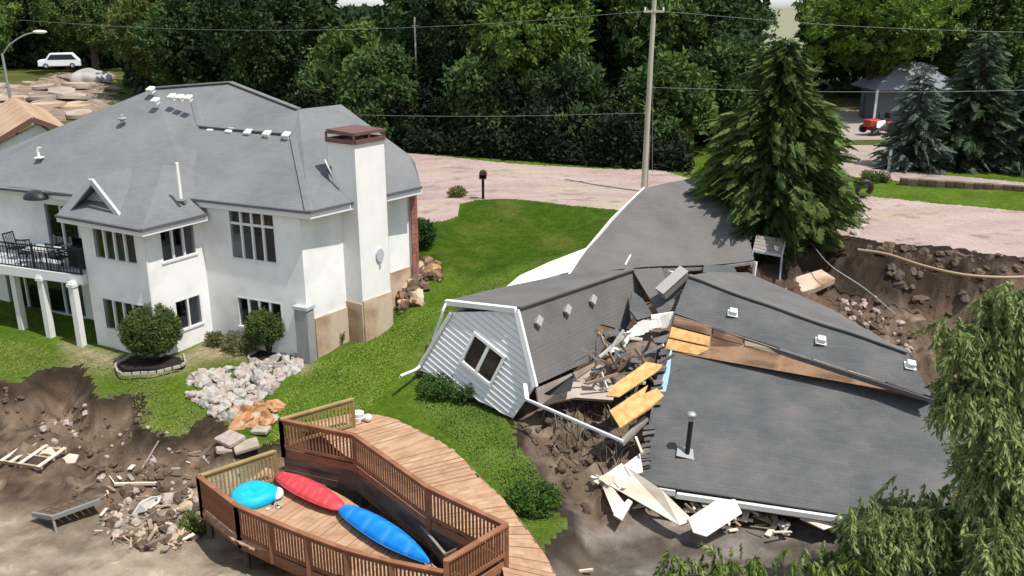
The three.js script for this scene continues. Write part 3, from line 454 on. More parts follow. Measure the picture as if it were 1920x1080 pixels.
{ const t = thing('grill', 'black covered grill against the house wall on the balcony', 'grill'); const lid = new THREE.CylinderGeometry(.3, .3, .8, 14, 1, false, 0, Math.PI).rotateZ(Math.PI / 2).rotateX(-Math.PI / 2).translate(0, .85, 0); mesh('lid', lid, M.black, t); mesh('firebox', rbox(0, .66, 0, .84, .36, .56, .04), M.black, t); mesh('cart', rbox(0, .26, 0, .78, .44, .5, .02), M.iron, t); mesh('side_shelf', [block(.58, .82, 0, .32, .03, .45), block(-.58, .82, 0, .32, .03, .45)], M.galv, t); t.position.set(-16.5, 2.71, -32.7); t.rotation.y = -.4; }

// ------------------------------------------------------------------ the collapsed house: gable wing, back roof, front roof
function clipHalf(poly, nx, ny, d) { // keep nx*x+ny*y<=d
  const out = [];
  for (let i = 0; i < poly.length; i++) { const a = poly[i], b = poly[(i + 1) % poly.length], da = nx * a[0] + ny * a[1] - d, db = nx * b[0] + ny * b[1] - d; if (da <= 0) out.push(a); if ((da < 0) !== (db < 0) && da !== db) { const t = da / (da - db); out.push([a[0] + (b[0] - a[0]) * t, a[1] + (b[1] - a[1]) * t]); } }
  return out;
}
{
  const t = thing('collapsed_wing', 'tilted collapsed house wing with white siding gable and two-pane window', 'collapsed house');
  const G = [0.177,3.000,-27.044], le = [-2.186,2.749,-28.588], re = [0.781,0.619,-26.300], lw = [-2.027,2.368,-28.430], bl = [-3.301,0.070,-28.951], br = [0.037,-0.767,-26.710], rw = [0.670,0.443,-26.347];
  const Re = [4.576,2.721,-32.355];
  const onR = (a => a)([[3.55,.43,-29.63], [3.19,.9,-29.48], [2.89,1.31,-29.36], [3.21,1.42,-29.83], [4.18,.85,-30.68], [4.62,1.24,-31.48], [4.97,.94,-31.73], [4.97,1.83,-32.28], [1.83,.56,-27.57]]);
  mesh('roof', plate([G, Re, onR[7], onR[6], onR[5], onR[4], onR[3], onR[2], onR[1], onR[0], onR[8], re], .13, [.5, .7, .3]), M.roofB, t);
  mesh('roof', plate([G, le, [-.29,2.69,-30.25], [2.27,2.63,-32.16], Re], .13), M.roofB, t);
  mesh('ridge_cap', bar(G, Re, .26, .05).translate(0, .02, 0), M.roofB, t);
  // the sagging torn flap that joins it to the front roof
  mesh('torn_roof_flap', [plate([Re, [5.72,2.72,-32.57], [6.43,2.63,-31.62], [6.05,1.7,-30.65], [5.39,1.51,-30.59], [5.03,2.07,-31.27]], .1)], M.roofB, t);
  mesh('torn_roof_flap', [plate([[4.48,2.16,-31.44], [4.81,2.02,-30.91], [5.16,1.51,-30.47], [4.49,1.56,-29.89], [4.26,1.79,-30.38]], .08)], M.roofC, t).userData.label = 'dark torn flap hanging into the break';
  // gable wall of separate siding boards, in the wall's own across and up directions
  const o = v3(bl), wq = [[-1.67,.77,-28], [-.77,.24,-27.35], [-1.18,1.77,-27.81], [-.23,1.26,-27.14]].map(v3), ax = wq[1].clone().sub(wq[0]).add(wq[3]).sub(wq[2]).normalize(), nn = v3(br).sub(o).cross(v3(lw).sub(o)).normalize(); if (nn.z < 0) nn.negate();
  const up = nn.clone().cross(ax).normalize(), to2 = p => { const d = v3(p).sub(o); return [d.dot(ax), d.dot(up)]; };
  const to3 = (p, off = 0) => { const q = o.clone().addScaledVector(ax, p[0]).addScaledVector(up, p[1]).addScaledVector(nn, off); return [q.x, q.y, q.z]; };
  const Gw = [G[0] - .02, G[1] - .12, G[2] - .02], poly = [bl, br, rw, Gw, lw].map(to2);
  const cx = to2([-.95,1.01,-27.57]), ww = wq[0].distanceTo(wq[1]) * 1.02, wh = wq[0].distanceTo(wq[2]);
  const wall = mesh('gable_wall', plate(poly.map(p => to3(p, -.03)), .12, nn.toArray()), M.gutter, t);
  let top = Math.max(...poly.map(p => p[1])), bottom = Math.min(...poly.map(p => p[1]));
  for (let b = bottom, k = 0; b < top; b += .2, k++) {
    let s = clipHalf(clipHalf(poly, 0, 1, b + .165), 0, -1, -b);
    if (s.length < 3) continue;
    const cut = b + .19 > cx[1] - wh / 2 && b < cx[1] + wh / 2 ? [clipHalf(s, 1, 0, cx[0] - ww / 2), clipHalf(s, -1, 0, -(cx[0] + ww / 2))] : [s];
    for (const q of cut) { if (q.length < 3) continue; const pts = q.map(p => to3(p, -.005 + .05 * (b + .165 - p[1]) / .165)); mesh('siding_board', plate(pts, .02, nn.toArray()), M.siding, wall); }
  }
  { const bx = (x, y, w, h, d, z) => { const g = new THREE.BoxGeometry(w, h, d); g.translate(x, y, z); return g.applyMatrix4(new THREE.Matrix4().makeBasis(ax, up, nn).setPosition(...to3(cx))); };
    const f = mesh('window', [bx(0, wh / 2 + .03, ww + .2, .1, .12, .05), bx(0, -wh / 2 - .03, ww + .2, .1, .12, .05), bx(-ww / 2 - .05, 0, .1, wh - .08, .12, .05), bx(ww / 2 + .05, 0, .1, wh - .08, .12, .05), bx(0, 0, .12, wh - .08, .1, .05)], M.sidingWhite, t);
    for (const s of [-1, 1]) mesh('pane', bx(s * ww / 4, 0, ww / 2 - .13, wh - .06, .012, .03), M.paneDark, f);
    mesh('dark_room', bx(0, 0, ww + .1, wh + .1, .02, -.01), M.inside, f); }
  mesh('rake_board', [bar(le, G, .16, .17, [.2, 1, .2]).translate(-.05, -.06, .05), bar(G, re, .12, .17, [.6, .6, .3]).translate(-.03, -.06, .02)], M.sidingWhite, t);
  mesh('corner_board', bar(lw, bl, .14, .1, [-1, .3, 0]).translate(-.04, 0, .05), M.sidingWhite, t);
  mesh('side_wall', plate([lw, bl, [-0.837,0.024,-31.806], [-.29,2.7,-30.07]], .12, [-1, 0, -.3]), M.siding, t);
  mesh('downspout', pipe([le, [-2.325,2.489,-28.365], [-2.418,2.163,-28.412]], .05, 6), M.sidingWhite, t); mesh('downspout', pipe([[-2.418,2.163,-28.412], [-3.16,.26,-28.95], [-3.77,.4,-27.49]], .055, 6, 20), M.sidingWhite, t);
  // broken wall below the right eave
  mesh('broken_wall', [plate([[.79,.54,-26.23], [1.78,.54,-27.22], [3.37,.58,-28.84], [3.91,.58,-29.5], [3.33,-.07,-26.63], [2.1,.02,-26.64], [.87,-.07,-26.23]], .12, [.2, .3, 1])], M.concrete, t).userData.label = 'broken pale wall under the eave';
  mesh('wall_opening', plate([[1.03,.49,-26.04], [2.1,.63,-27.32], [1.92,.35,-26.56], [1.21,.3,-26.32]], .04, [.2, .3, 1]).translate(-.0, .0, .12), M.black, t);
  mesh('inner_wall', [plate([[3.28,.68,-28.42], [4.61,1.05,-29.89], [5.47,1.14,-30.47], [5.13,.21,-28.67], [3.53,.02,-26.85]], .1, [.3, 0, 1])], M.fasciaDark, t);
  // vents on the right slope
  const vg = merge([new RoundedBoxGeometry(.24, .12, .34, 2, .03).translate(0, .12, 0), new THREE.BoxGeometry(.18, .1, .22).translate(0, .04, 0)]);
  for (const p of [[.81,2.38,-27.44], [1.83,2.34,-28.69], [2.81,2.3,-29.89]]) { const v = mesh('roof_vent', vg, M.ventGrey, t); v.position.set(...p); v.quaternion.setFromUnitVectors(V(0, 1, 0), v3(G).sub(v3(re)).cross(v3(Re).sub(v3(G))).normalize().multiplyScalar(-1)); if (V(0, 1, 0).applyQuaternion(v.quaternion).y < 0) v.rotateX(Math.PI); }
  mesh('thin_pipe', pipe([[4.25,3,-31.98], [4.52,3.23,-32.56]], .035, 6), M.ventWhite, t);
  settle(t, [-0.744,0.303,-28.365]);
}
{
  const t = thing('fallen_back_roof', 'broad plain grey shingle roof slope sunk between lawn and spruce', 'collapsed house');
  const pl = (a => a)([[2.3,2.05,-33.78], [3.08,2.65,-35.3], [4.39,3.5,-37.47], [6.08,4.38,-39.85], [8.37,4.59,-40.95], [9.38,3.91,-39.76], [10.36,2.99,-38.07], [10.23,2.05,-35.98], [8.19,1.99,-35.29], [5.22,2.08,-34.66]]);
  mesh('roof', sag(plate(pl, .14), .12, .4, 5), M.roofB, t);
  mesh('rake_board', [0, 1, 2].map(i => bar(pl[i], pl[i + 1], .08, .16).translate(-.05, -.04, .02)), M.sidingWhite, t);
  mesh('back_slope', plate([pl[3], pl[4], [10.5, 2.4, -44.5], [5.4, 2.4, -43.2]], .14), M.roofB, t);
  mesh('eave_board', [bar(pl[0], pl[9], .06, .12).translate(0, -.1, .05), bar(pl[9], pl[8], .06, .12).translate(0, -.1, .05), bar(pl[8], pl[7], .06, .12).translate(0, -.1, .05)], M.greyWood, t);
  mesh('corner_post', bar([pl[7][0] + .05, pl[7][1] - .05, pl[7][2] + .05], [pl[7][0], pl[7][1] - .75, pl[7][2] + .1], .12), M.sidingWhite, t);
  mesh('side_wall', [plate([[-.32,1.45,-33.93], [.33,1.75,-34.79], [.89,1.85,-35.3], [1.53,2,-35.82], [3.38,2.35,-37.11], [2.49,2.05,-34.39], [1.96,1.85,-34.61], [.87,1.6,-34.38]], .1)], M.sidingWhite, t).userData.label = 'torn bright white side wall, lying open';
  mesh('under_wall', plate([pl[7], pl[8], pl[9], pl[0], [2.7, .8, -34.6], [9.7, .4, -36.4]], .1, [0, 0, 1]).translate(0, -.2, -.25), M.sheath, t);
  settle(t, [6, 1.8, -37]);
}
{
  const t = thing('fallen_front_roof', 'large dark shingle roof fallen flat in the pit, with torn sheathing along its ridge', 'collapsed house');
  const a0 = [3.77,-1.1,-23.12], a1 = [11.35,-1.11,-20.76], a2 = [14.3,.35,-23.87], a3 = [13.23,.61,-24.91], a4 = [9.87,.82,-26.52], a5 = [5.24,1,-28.44];
  mesh('lower_roof', sag(plate([a0, a1, a2, a3, a4, a5], .16), .12, .45, 3), M.roofC, t);
  const u0 = [5.69,2,-29.32], u1 = [6.46,2.9,-30.93], u2 = [12.61,1.75,-26.24], u3 = [12.7,1.02,-24.48];
  mesh('upper_roof', sag(plate([u0, u1, u2, u3], .16), .1, .5, 3), M.roofC, t);
  mesh('far_slope', plate([u1, [7.5,2.65,-32.24], [9.5,2.05,-34.17], [11.88,1.55,-31.08], u2], .16), M.roofB, t);
  mesh('ridge_cap', sag(bar(u1, u2, .28, .06).translate(0, .03, 0), .1, .5, 3), M.roofB, t);
  // torn strip between the two slopes: overlapping sheathing boards
  const hi = s => v3(u0).lerp(v3(u3), s);
  const L = s => { const p = s < .57 ? v3(a5).lerp(v3(a4), s / .57) : v3(a4).lerp(v3(a3), (s - .57) / .43); return p; };
  const rS = rngOf(77);
  mesh('sheathing_backing', plate([L(0), L(.57), L(.98), hi(.98), hi(0)].map(p => p.toArray()), .05, [0, .2, 1]).translate(0, -.06, -.05), M.sheath, t);
  const segs = [0, .17, .3, .44, .57, .7, .84, .97];
  segs.slice(0, -1).forEach((s, i) => { const e = segs[i + 1], rows = i < 4 ? 3 : 2; for (let k = 0; k < rows; k++) { const f0 = k / rows + .03, f1 = (k + 1) / rows - .02, j = (rS() - .5) * .04; const P = [L(s + .004).lerp(hi(s + .004), f0), L(e - .004).lerp(hi(e - .004), f0 + j), L(e - .004).lerp(hi(e - .004), f1 + j), L(s + .004).lerp(hi(s + .004), f1)]; mesh('sheathing_board', plate(P.map(p => [p.x, p.y, p.z + .02 + rS() * .05]), .03, [0, .2, 1]), i === 0 && k < 2 ? M.osb : [M.sheath, M.timber, M.sheath, M.osb][Math.floor(rS() * 3.3)], t); } });
  mesh('torn_edge', [bar(u0, u3, .1, .12).translate(0, -.1, .05)], M.gutter, t);
  { const e = rngOf(88); for (let i = 0; i < 26; i++) { const s = e(), p = v3(a0).lerp(v3(a5), s), w = rr(.15, .5, e), h = rr(.1, .28, e), y = .03 + e() * .05; mesh('loose_shingle', plate([[p.x - w * .6, p.y + y - rr(0, .12, e), p.z + h], [p.x + w * .5, p.y + y + .02, p.z + h * .8], [p.x + w * .45, p.y + y + .03, p.z - h * .3], [p.x - w * .5, p.y + y, p.z - h * .2]], .012), i % 3 ? M.roofC : M.roofB, t); } }
  // eave: fascia and gutter in two runs
  const em = v3(a0).lerp(v3(a1), .13).toArray();
  mesh('gutter', [bar(a0, em, .1, .16).translate(-.0, -.12, .06), bar([em[0] + .03, em[1] - .05, em[2] + .05], a1, .13, .15).translate(0, -.1, .1)], M.trim, t);
  mesh('fascia', [bar(em, a1, .05, .12).translate(0, -.26, .0), bar(a0, em, .05, .12).translate(0, -.24, -.02)], M.trimGrey, t);
  mesh('shingle_edge', [bar(a0, a1, .08, .03).translate(0, .015, .02), bar(a0, a5, .06, .05).translate(-.02, 0, 0)], M.roofC, t);
  // crushed walls under the eave and the open left end
  mesh('crushed_wall', [plate([a0, a1, [a1[0], -2.3, a1[2] - .9], [a0[0], -2.2, a0[2] - .9]], .1, [0, 0, 1]).translate(0, -.2, -.3), plate([a0, a5, u0, [5.9, -.6, -29.6], [4.3, -2, -23.9]], .1, [-1, 0, 0]).translate(.12, -.15, 0), plate([u1, u0, [5.8, -.3, -29.3], [7.2, -.2, -32], [8.9, .3, -33.6], [9.54,2,-34.33]], .1, [-1, 0, 0]).translate(.1, -.1, 0)], M.fasciaDark, t);
  mesh('house_wrap', plate([[5.08,.58,-27.33], [5.6,1.17,-28.78], [5.27,.59,-27.31], [5.02,.27,-26.51], [4.81,.26,-26.54]].map(p => [p[0], p[1] + .02, p[2]]), .01), M.wrap, t).userData.label = 'faded blue wrap at the broken left edge';
  const vn = (p, i) => { const m = mesh('roof_vent', [rbox(0, .14, 0, .26, .14, .26, .03), block(0, .04, 0, .34, .03, .34)], M.ventWhite, t); m.position.set(...p); m.rotation.set(.3, -.25, -.1); };
  [[7.61,2.13,-28.85], [10.12,1.77,-27.13], [12.47,1.5,-25.69]].forEach(vn);
  { const p = [5.29,-.62,-23.96], q = [p[0] + .07, p[1] + 1.2, p[2] - .05];
    const vp = mesh('vent_pipe', pipe([p, q], .075, 10), M.black, t); mesh('vent_cap', [new THREE.SphereGeometry(.15, 12, 8).scale(1, .75, 1).translate(q[0], q[1] + .08, q[2]), cyl(q[0], q[1] - .1, q[2], .1, .1, .1, 10)], M.metal, vp); mesh('vent_flashing', new THREE.BoxGeometry(.62, .03, .4).applyMatrix4(new THREE.Matrix4().makeRotationFromEuler(new THREE.Euler(.37, -.25, -.08)).setPosition(p[0], p[1] + .03, p[2])), M.galv, vp); }
  settle(t, [7.5, -1.5, -25.5]);
}
// loose wreckage round the collapsed house
function loosePlate(name, pts, th, m, label, cat, group, out) { const b = pts.reduce((a, p) => p[1] < a[1] ? p : a); return lone(name, plate(pts, th, out), m, label, cat, group, b); }
loosePlate('osb_sheet', [[2.97,.56,-25.61], [3.23,.78,-25.93], [4.37,1.27,-26.68], [4.88,1.23,-26.52], [4.67,1.09,-26.31], [3.35,.6,-25.43]], .05, M.osb, 'upper orange wood sheet sticking out of the break in the house', 'wood sheet');
loosePlate('osb_sheet', [[3.01,.38,-24.9], [3.92,.78,-25.4], [4.28,.92,-25.62], [4.12,.78,-25.28], [4.53,.92,-25.38], [4.71,.78,-25.12], [4.26,.51,-24.81], [3.27,.15,-24.19]], .06, M.osb, 'lower, splintered orange wood sheet lying on the mud beside the dark roof', 'wood sheet');
lone('fallen_gutter', [bar([.43,.29,-25.93], [3.3,-.07,-23.73], .075, .08)], M.sidingWhite, 'long straight white gutter lying across the mud below the gable', 'gutter', null, [3.32,-.12,-23.82]);
lone('white_post', [bar([.42,.57,-26.48], [.48,.25,-26.03], .13, .1)], M.sidingWhite, 'short white post standing at the end of the fallen gutter', 'post', null, [.48,.2,-26.05]);
lone('grey_beam', [bar([3.32,-.39,-24.2], [4.2,-.01,-25.14], .16, .14)], M.greyWood, 'weathered grey beam between fallen gutter and dark roof', 'beam', null, [3.34,-.44,-24.28]);
lone('grey_beam', [bar([3.8,-.34,-24.52], [3.9,-.48,-23.76], .07, .07)], M.paleWood, 'thin pale stick just below the grey beam, left of the dark roof', 'stick', null, [3.91,-.53,-23.85]);
{ // bent white flashing that bridges the break
  const pts = [[3.05,1.21,-29.3], [3.32,1.02,-28.55], [3.81,1.16,-28.8], [4.35,1.35,-29.46], [5.03,1.54,-29.61], [5.7,1.77,-29.51]].map(v3), pos = [], uv = [];
  const c = new THREE.CatmullRomCurve3(pts), n = 24; let pa = null;
  const gs = []; for (let i = 0; i < n; i++) { const a = c.getPoint(i / n), b = c.getPoint((i + 1) / n), w = .12 + .12 * Math.sin(i * .5) ** 2; gs.push(plate([[a.x, a.y + w, a.z], [b.x, b.y + w, b.z], [b.x, b.y - w, b.z + .2], [a.x, a.y - w, a.z + .2]], .02, [0, .4, 1])); }
  lone('bent_flashing', gs, M.drywall, 'long bent white flashing bridging the break between gable wing and dark roof', 'flashing', null, [4.07,.2,-30.73]);
}
lone('bent_flashing', [plate([[4.96,1.77,-29.85], [6.19,1.96,-29.89], [6.14,1.87,-29.59], [4.96,1.68,-29.61]], .03)], M.drywall, 'short pale blue-white strip above the bent flashing', 'flashing', null, [4.95,1.68,-29.55]);
lone('roof_box', [rbox(0, 0, 0, 1.25, .35, .4, .03).applyMatrix4(new THREE.Matrix4().makeRotationFromEuler(new THREE.Euler(.3, .6, .45)).setPosition(...[5.92,2.56,-31.05])), rbox(0, .22, 0, 1.3, .06, .45, .02).applyMatrix4(new THREE.Matrix4().makeRotationFromEuler(new THREE.Euler(.3, .6, .45)).setPosition(...[5.92,2.56,-31.05]))], M.ventGrey, 'brownish broken boxed eave propped on the break above the flashing', 'eave box', null, [5.89,2.32,-30.77]);
loosePlate('torn_sheet', [[5.49,2.2,-34.27], [6.43,2.2,-33.89], [6.89,2.15,-33.61], [6.54,2.05,-33.51], [5.86,2.05,-33.87]], .05, M.drywall, 'thin white torn panel lying on the shingles below the back roof', 'panel');
loosePlate('dark_shingle_panel', [[7.93,2.1,-35.15], [9.11,2.1,-34.99], [9.2,1.9,-34.67], [7.8,1.9,-34.67]], .08, M.roofC, 'small dark shingle piece at the foot of the back roof', 'shingle piece');
{ // splintered studs in the break
  const t = thing('splintered_framing', 'tangle of splintered studs in the dark break between the roofs', 'framing'), r = rngOf(5);
  for (let i = 0; i < 60; i++) { const p = [rr(2.6, 4.9, r), rr(-.2, 1.6, r), rr(-28.4, -26.8, r)], d = V(rr(-1, 1, r), rr(-.5, 1.2, r), rr(-.6, .6, r)).normalize().multiplyScalar(rr(.3, 1.2, r)); if (i % 3 === 2) { mesh('torn_shingle', plate([[0, 0, 0], [rr(.2, .6, r), rr(-.2, .2, r), 0], [rr(.2, .6, r), rr(0, .3, r), rr(-.4, -.1, r)], [0, rr(0, .2, r), -.3]].map(v => [v[0] + p[0], v[1] + p[1], v[2] + p[2]]), .02), [M.roofB, M.roofC][i % 2], t); continue; } mesh('stud', bar(p, [p[0] + d.x, p[1] + d.y, p[2] + d.z], .05, .09), [M.timber, M.greyWood, M.fasciaDark, M.sheath, M.timber, M.fasciaDark, M.drywall][i % 7], t); }
  settle(t, [4.5, -.5, -30]);
}
// debris in front of the dark roof
{
  const mats = [M.paleWood, M.drywall, M.paleWood, M.timber];
  loosePlate('white_wall_sheet', [[4.88,-1.26,-21.46], [5.69,-.87,-21.76], [6.27,-.92,-21.9], [6.41,-1.16,-21.57], [5.29,-1.45,-20.87], [4.97,-1.45,-21.07]], .05, M.drywall, 'bright white sheet lying on the mud at the foot of the dark roof', 'wall sheet');
  loosePlate('pale_board', [[2.56,-1.06,-23.27], [3.27,-.73,-23.62], [4.26,-.87,-22.34], [5.03,-1.31,-21.45], [4.66,-1.45,-21.41]], .07, M.paleWood, 'wide cream board running from the mud mound along the roof edge', 'board');
  loosePlate('pale_board', [[3.33,-.73,-23.49], [3.88,-.63,-24.04], [3.87,-.82,-23.25], [3.48,-.87,-23.12]], .06, M.drywall, 'small white square panel at the lower left corner of the dark roof', 'panel');
  loosePlate('pale_board', [[2.67,-1.21,-23.09], [2.86,-1.11,-23.14], [3.34,-1.35,-22.08], [2.88,-1.45,-22.04]], .06, M.paleWood, 'short cream board standing among splinters left of the cream wide board', 'board');
  loosePlate('pale_board', [[2.86,-1.4,-21.88], [3.35,-1.26,-22.49], [3.46,-1.26,-22.34], [3.08,-1.45,-21.68]], .06, M.drywall, 'white splinter lowest in the debris at the foot of the mound', 'board');
  loosePlate('pale_board', [[8.08,-1.4,-21.69], [8.29,-1.31,-21.7], [9.03,-1.45,-21.41], [8.62,-1.5,-21.28]], .06, M.paleWood, 'small cream scrap on the mud under the middle of the gutter', 'board');
  const r = rngOf(15), t = thing('splinter_pile', 'heap of splintered pale lath along the eave of the dark roof', 'debris pile');
  for (let i = 0; i < 110; i++) { const s = r(), x = 2.7 + s * 5.2, z = -23.3 + s * 1.3 + rr(-.7, .5, r), y = ground(x, z) + rr(.05, .4, r), a = rr(0, 6.28, r), l = rr(.15, .75, r); mesh('splinter', bar([x, y, z], [x + Math.cos(a) * l, y + rr(-.1, .3, r), z + Math.sin(a) * l], rr(.03, .2, r), rr(.02, .05, r)), mats[i % 4], t); }
  settle(t, [5.5, -1.9, -23]);
}
// the grey ribbed panel by the spruce
{ const t = thing('metal_panel', 'small grey slatted panel under the big spruce by the back roof corner', 'metal panel');
  const p = [[10.25,2.35,-36.41], [11.42,2.2,-36.1], [11.83,2.7,-37.05], [10.57,2.85,-37.2]].map(v3);
  for (let i = 0; i < 5; i++) { const a = i / 5 + .01, b = (i + 1) / 5 - .01; mesh('slat', plate([p[0].clone().lerp(p[3], a), p[1].clone().lerp(p[2], a), p[1].clone().lerp(p[2], b), p[0].clone().lerp(p[3], b)].map(q => q.toArray()), .04), M.greyWood, t); }
  mesh('frame', [bar(p[0].toArray(), p[1].toArray(), .06, .1), bar(p[1].toArray(), p[2].toArray(), .06, .08), bar(p[0].toArray(), [p[0].x, 1.2, p[0].z], .07), bar(p[1].toArray(), [p[1].x, 1.0, p[1].z], .07)], M.trimGrey, t); settle(t, [p[0].x, 1.2, p[0].z]); }

// ------------------------------------------------------------------ the curved timber deck, slipped into the mud
const pickGeo = new THREE.BoxGeometry(.04, .82, .04), pickWide = new THREE.BoxGeometry(.038, .82, .05);
function fence(t, line, hgt, mat, railMat = mat, spacing = .115, posts = null) {
  for (let i = 0; i < line.length - 1; i++) {
    const a = v3(line[i]), b = v3(line[i + 1]), L = a.distanceTo(b), d = b.clone().sub(a).normalize(), n = Math.max(1, Math.floor((L - .12) / spacing));
    const up = (p, y) => [p.x, p.y + y, p.z];
    mesh('rail', bar(up(a, hgt), up(b, hgt), .14, .045), railMat, t); mesh('rail', bar(up(a, hgt - .1), up(b, hgt - .1), .045, .09), railMat, t); mesh('rail', bar(up(a, .12), up(b, .12), .045, .09), railMat, t);
    for (let k = 0; k < n; k++) { const p = a.clone().addScaledVector(d, .06 + (k + .5) * (L - .12) / n); const m = mesh('baluster', pickGeo, mat, t); m.position.set(p.x, p.y + hgt * .5 + .02, p.z); m.rotation.y = -Math.atan2(d.z, d.x); m.scale.y = (hgt - .16) / .82; }
  }
  (posts ?? line).forEach(p => mesh('post', block(p[0], p[1] + hgt / 2 - .12, p[2], .11, hgt + .26, .11), railMat, t));
}
{
  const t = thing('wooden_deck', 'reddish curved two-level timber deck with railings, slid into the mud', 'deck');
  const r = rngOf(21), dm = [M.deckA, M.deckB, M.deckC];
  const curve = pts => new THREE.CatmullRomCurve3(pts.map(v3), false, 'centripetal');
  const planks = (inner, outer, n, wave) => {
    const ci = curve(inner), co = curve(outer);
    for (let i = 0; i < n; i++) {
      const g = .036, a = ci.getPointAt((i + g) / n), b = ci.getPointAt((i + 1 - g) / n), c = co.getPointAt((i + 1 - g) / n), d = co.getPointAt((i + g) / n), y = rr(-.012, .012, r) + (wave ? wave(i / n) : 0), k = rr(-.05, .04, r), dir = d.clone().sub(a).normalize();
      d.addScaledVector(dir, k); c.addScaledVector(dir, k);
      mesh('plank', plate([[a.x, a.y + y, a.z], [b.x, b.y + y, b.z], [c.x, c.y + y, c.z], [d.x, d.y + y, d.z]], .035), dm[Math.floor(r() * 3)], t);
    }
  };
  // upper level
  const ui = [[-6.51,-.3,-25.46], [-5.06,-.3,-23.55], [-4.12,-.32,-22.57], [-2.22,-.36,-20.14], [-1.07,-.45,-19.26], [-.32,-.6,-18.53], [-.12,-.8,-17.41]];
  const uo = [[-5.27,-.3,-26.07], [-4.22,-.3,-25.96], [-2.82,-.32,-24.91], [-1.66,-.38,-23.57], [-.83,-.45,-22.2], [.07,-.6,-20.67], [1.04,-.95,-18.53], [1.24,-1.15,-17.29]];
  planks(ui, uo, 64, s => .05 * Math.sin(s * 21) * sstep(.05, .2, s) * sstep(.7, .5, s));
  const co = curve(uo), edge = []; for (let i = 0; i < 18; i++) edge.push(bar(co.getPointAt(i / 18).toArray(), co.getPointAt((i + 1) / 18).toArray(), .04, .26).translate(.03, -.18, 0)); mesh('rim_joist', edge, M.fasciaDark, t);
  // inner railing of the upper level
  const F0 = [-6.84,-.33,-23.74], F1 = [-4.52,-.33,-22.78], F2 = [-2.16,-.38,-19.97], F3 = [-.13,-.5,-18.43], F4 = [-1.47,-.5,-16.97];
  fence(t, [F0, F1, F2, F3], .98, M.rail);
  { // end return: boarded panel
    const up = (p, y) => [p[0], p[1] + y, p[2]]; mesh('rail', bar(up(F3, .98), up(F4, .98), .15, .05), M.rail, t); mesh('rail', bar(up(F3, .2), up(F4, .2), .05, .1), M.rail, t); const a = v3(F3), b = v3(F4); for (let k = 0; k < 22; k++) { const p = a.clone().lerp(b, (k + .5) / 22), m = mesh('baluster', pickGeo, M.rail, t); m.position.set(p.x, p.y + .52, p.z); m.rotation.y = -.5; m.scale.y = .95; } mesh('post', block(F4[0], F4[1] + .35, F4[2], .12, 1.35, .12), M.rail, t); }
  // short far rail behind the first corner post
  fence(t, [F0, [-4.86,-.3,-24.23]].map((p, i) => i ? [-4.95, -.3, -25.1] : p), .98, M.railPale, M.railPale);
  // the dark skirt between the levels
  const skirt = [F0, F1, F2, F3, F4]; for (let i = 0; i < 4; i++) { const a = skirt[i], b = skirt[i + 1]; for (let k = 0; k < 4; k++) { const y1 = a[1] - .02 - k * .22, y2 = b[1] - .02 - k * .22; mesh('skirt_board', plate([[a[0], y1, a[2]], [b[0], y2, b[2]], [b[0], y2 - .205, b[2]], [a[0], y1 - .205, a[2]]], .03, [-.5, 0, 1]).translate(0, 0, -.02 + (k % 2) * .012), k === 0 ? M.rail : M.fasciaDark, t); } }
  // lower level
  const li = [[-7.45,-1.15,-24.25], [-6.4,-1.15,-23.61], [-4.74,-1.15,-22.34], [-3.04,-1.15,-20.31], [-1.58,-1.15,-18.7], [-1.02,-1.15,-17.88]];
  const lo = [[-8.6,-1.15,-21.56], [-7.9,-1.15,-20.82], [-7.2,-1.15,-20.12], [-5.42,-1.15,-19.32], [-3.36,-1.15,-18.24], [-1.36,-1.15,-17.29]];
  planks(li, lo, 46);
  // outer railing of the lower level
  const T = [[-6.96,-.13,-23.24], [-8.69,-.13,-21.79], [-7.2,-.13,-20.3], [-6.15,-.13,-19.6], [-5.06,-.13,-18.93], [-3.99,-.13,-18.33], [-2.82,-.13,-17.84], [-1.22,-.13,-17.33]].map(p => [p[0], -1.15, p[2]]);
  fence(t, [T[0], T[1]], 1.02, M.railPale, M.railPale);
  fence(t, [T[1], T[2]], 1.02, M.rail, M.rail, .075);
  fence(t, T.slice(2), 1.02, M.rail, M.rail, .1);
  const rim = []; for (let i = 0; i < T.length - 1; i++) { const a = T[i], b = T[i + 1]; rim.push(bar([a[0], -1.3, a[2]], [b[0], -1.3, b[2]], .05, .28)); } mesh('rim_joist', rim, M.rail, t);
  for (const p of [T[1], T[2], T[4], T[6], F0, F1, F2]) mesh('deck_leg', block(p[0] + .05, -2.0, p[2] - .25, .14, 1.5, .14), M.fasciaDark, t);
  settle(t, [-4.5, -1.3, -21.5]);
}
{ const t = thing('storage_bench', 'dark open storage bench on the lower deck behind the blue kayak', 'bench'); const a = [-2.71,-1.1,-20.87], b = [-1.67,-1.1,-19.03], n = V(.62, 0, -.55).normalize(), w = .5, P = (p, s, y) => [p[0] + n.x * s, -1.13 + y, p[2] + n.z * s];
  mesh('front_panel', plate([P(a, 0, 0), P(b, 0, 0), P(b, 0, .38), P(a, 0, .38)], .04, [-1, 0, 1]), M.fasciaDark, t); mesh('back_panel', plate([P(a, w, 0), P(b, w, 0), P(b, w, .38), P(a, w, .38)], .04, [-1, 0, 1]), M.fasciaDark, t); mesh('end_panel', [plate([P(a, 0, 0), P(a, w, 0), P(a, w, .38), P(a, 0, .38)], .04, [0, 0, -1]), plate([P(b, 0, 0), P(b, w, 0), P(b, w, .38), P(b, 0, .38)], .04, [0, 0, 1])], M.fasciaDark, t); mesh('rim', [bar(P(a, 0, .39), P(b, 0, .39), .07, .03), bar(P(a, w, .39), P(b, w, .39), .07, .03), bar(P(a, 0, .392), P(a, w, .392), .07, .03)], M.greyWood, t); settle(t, [a[0], -1.13, a[2]]); }
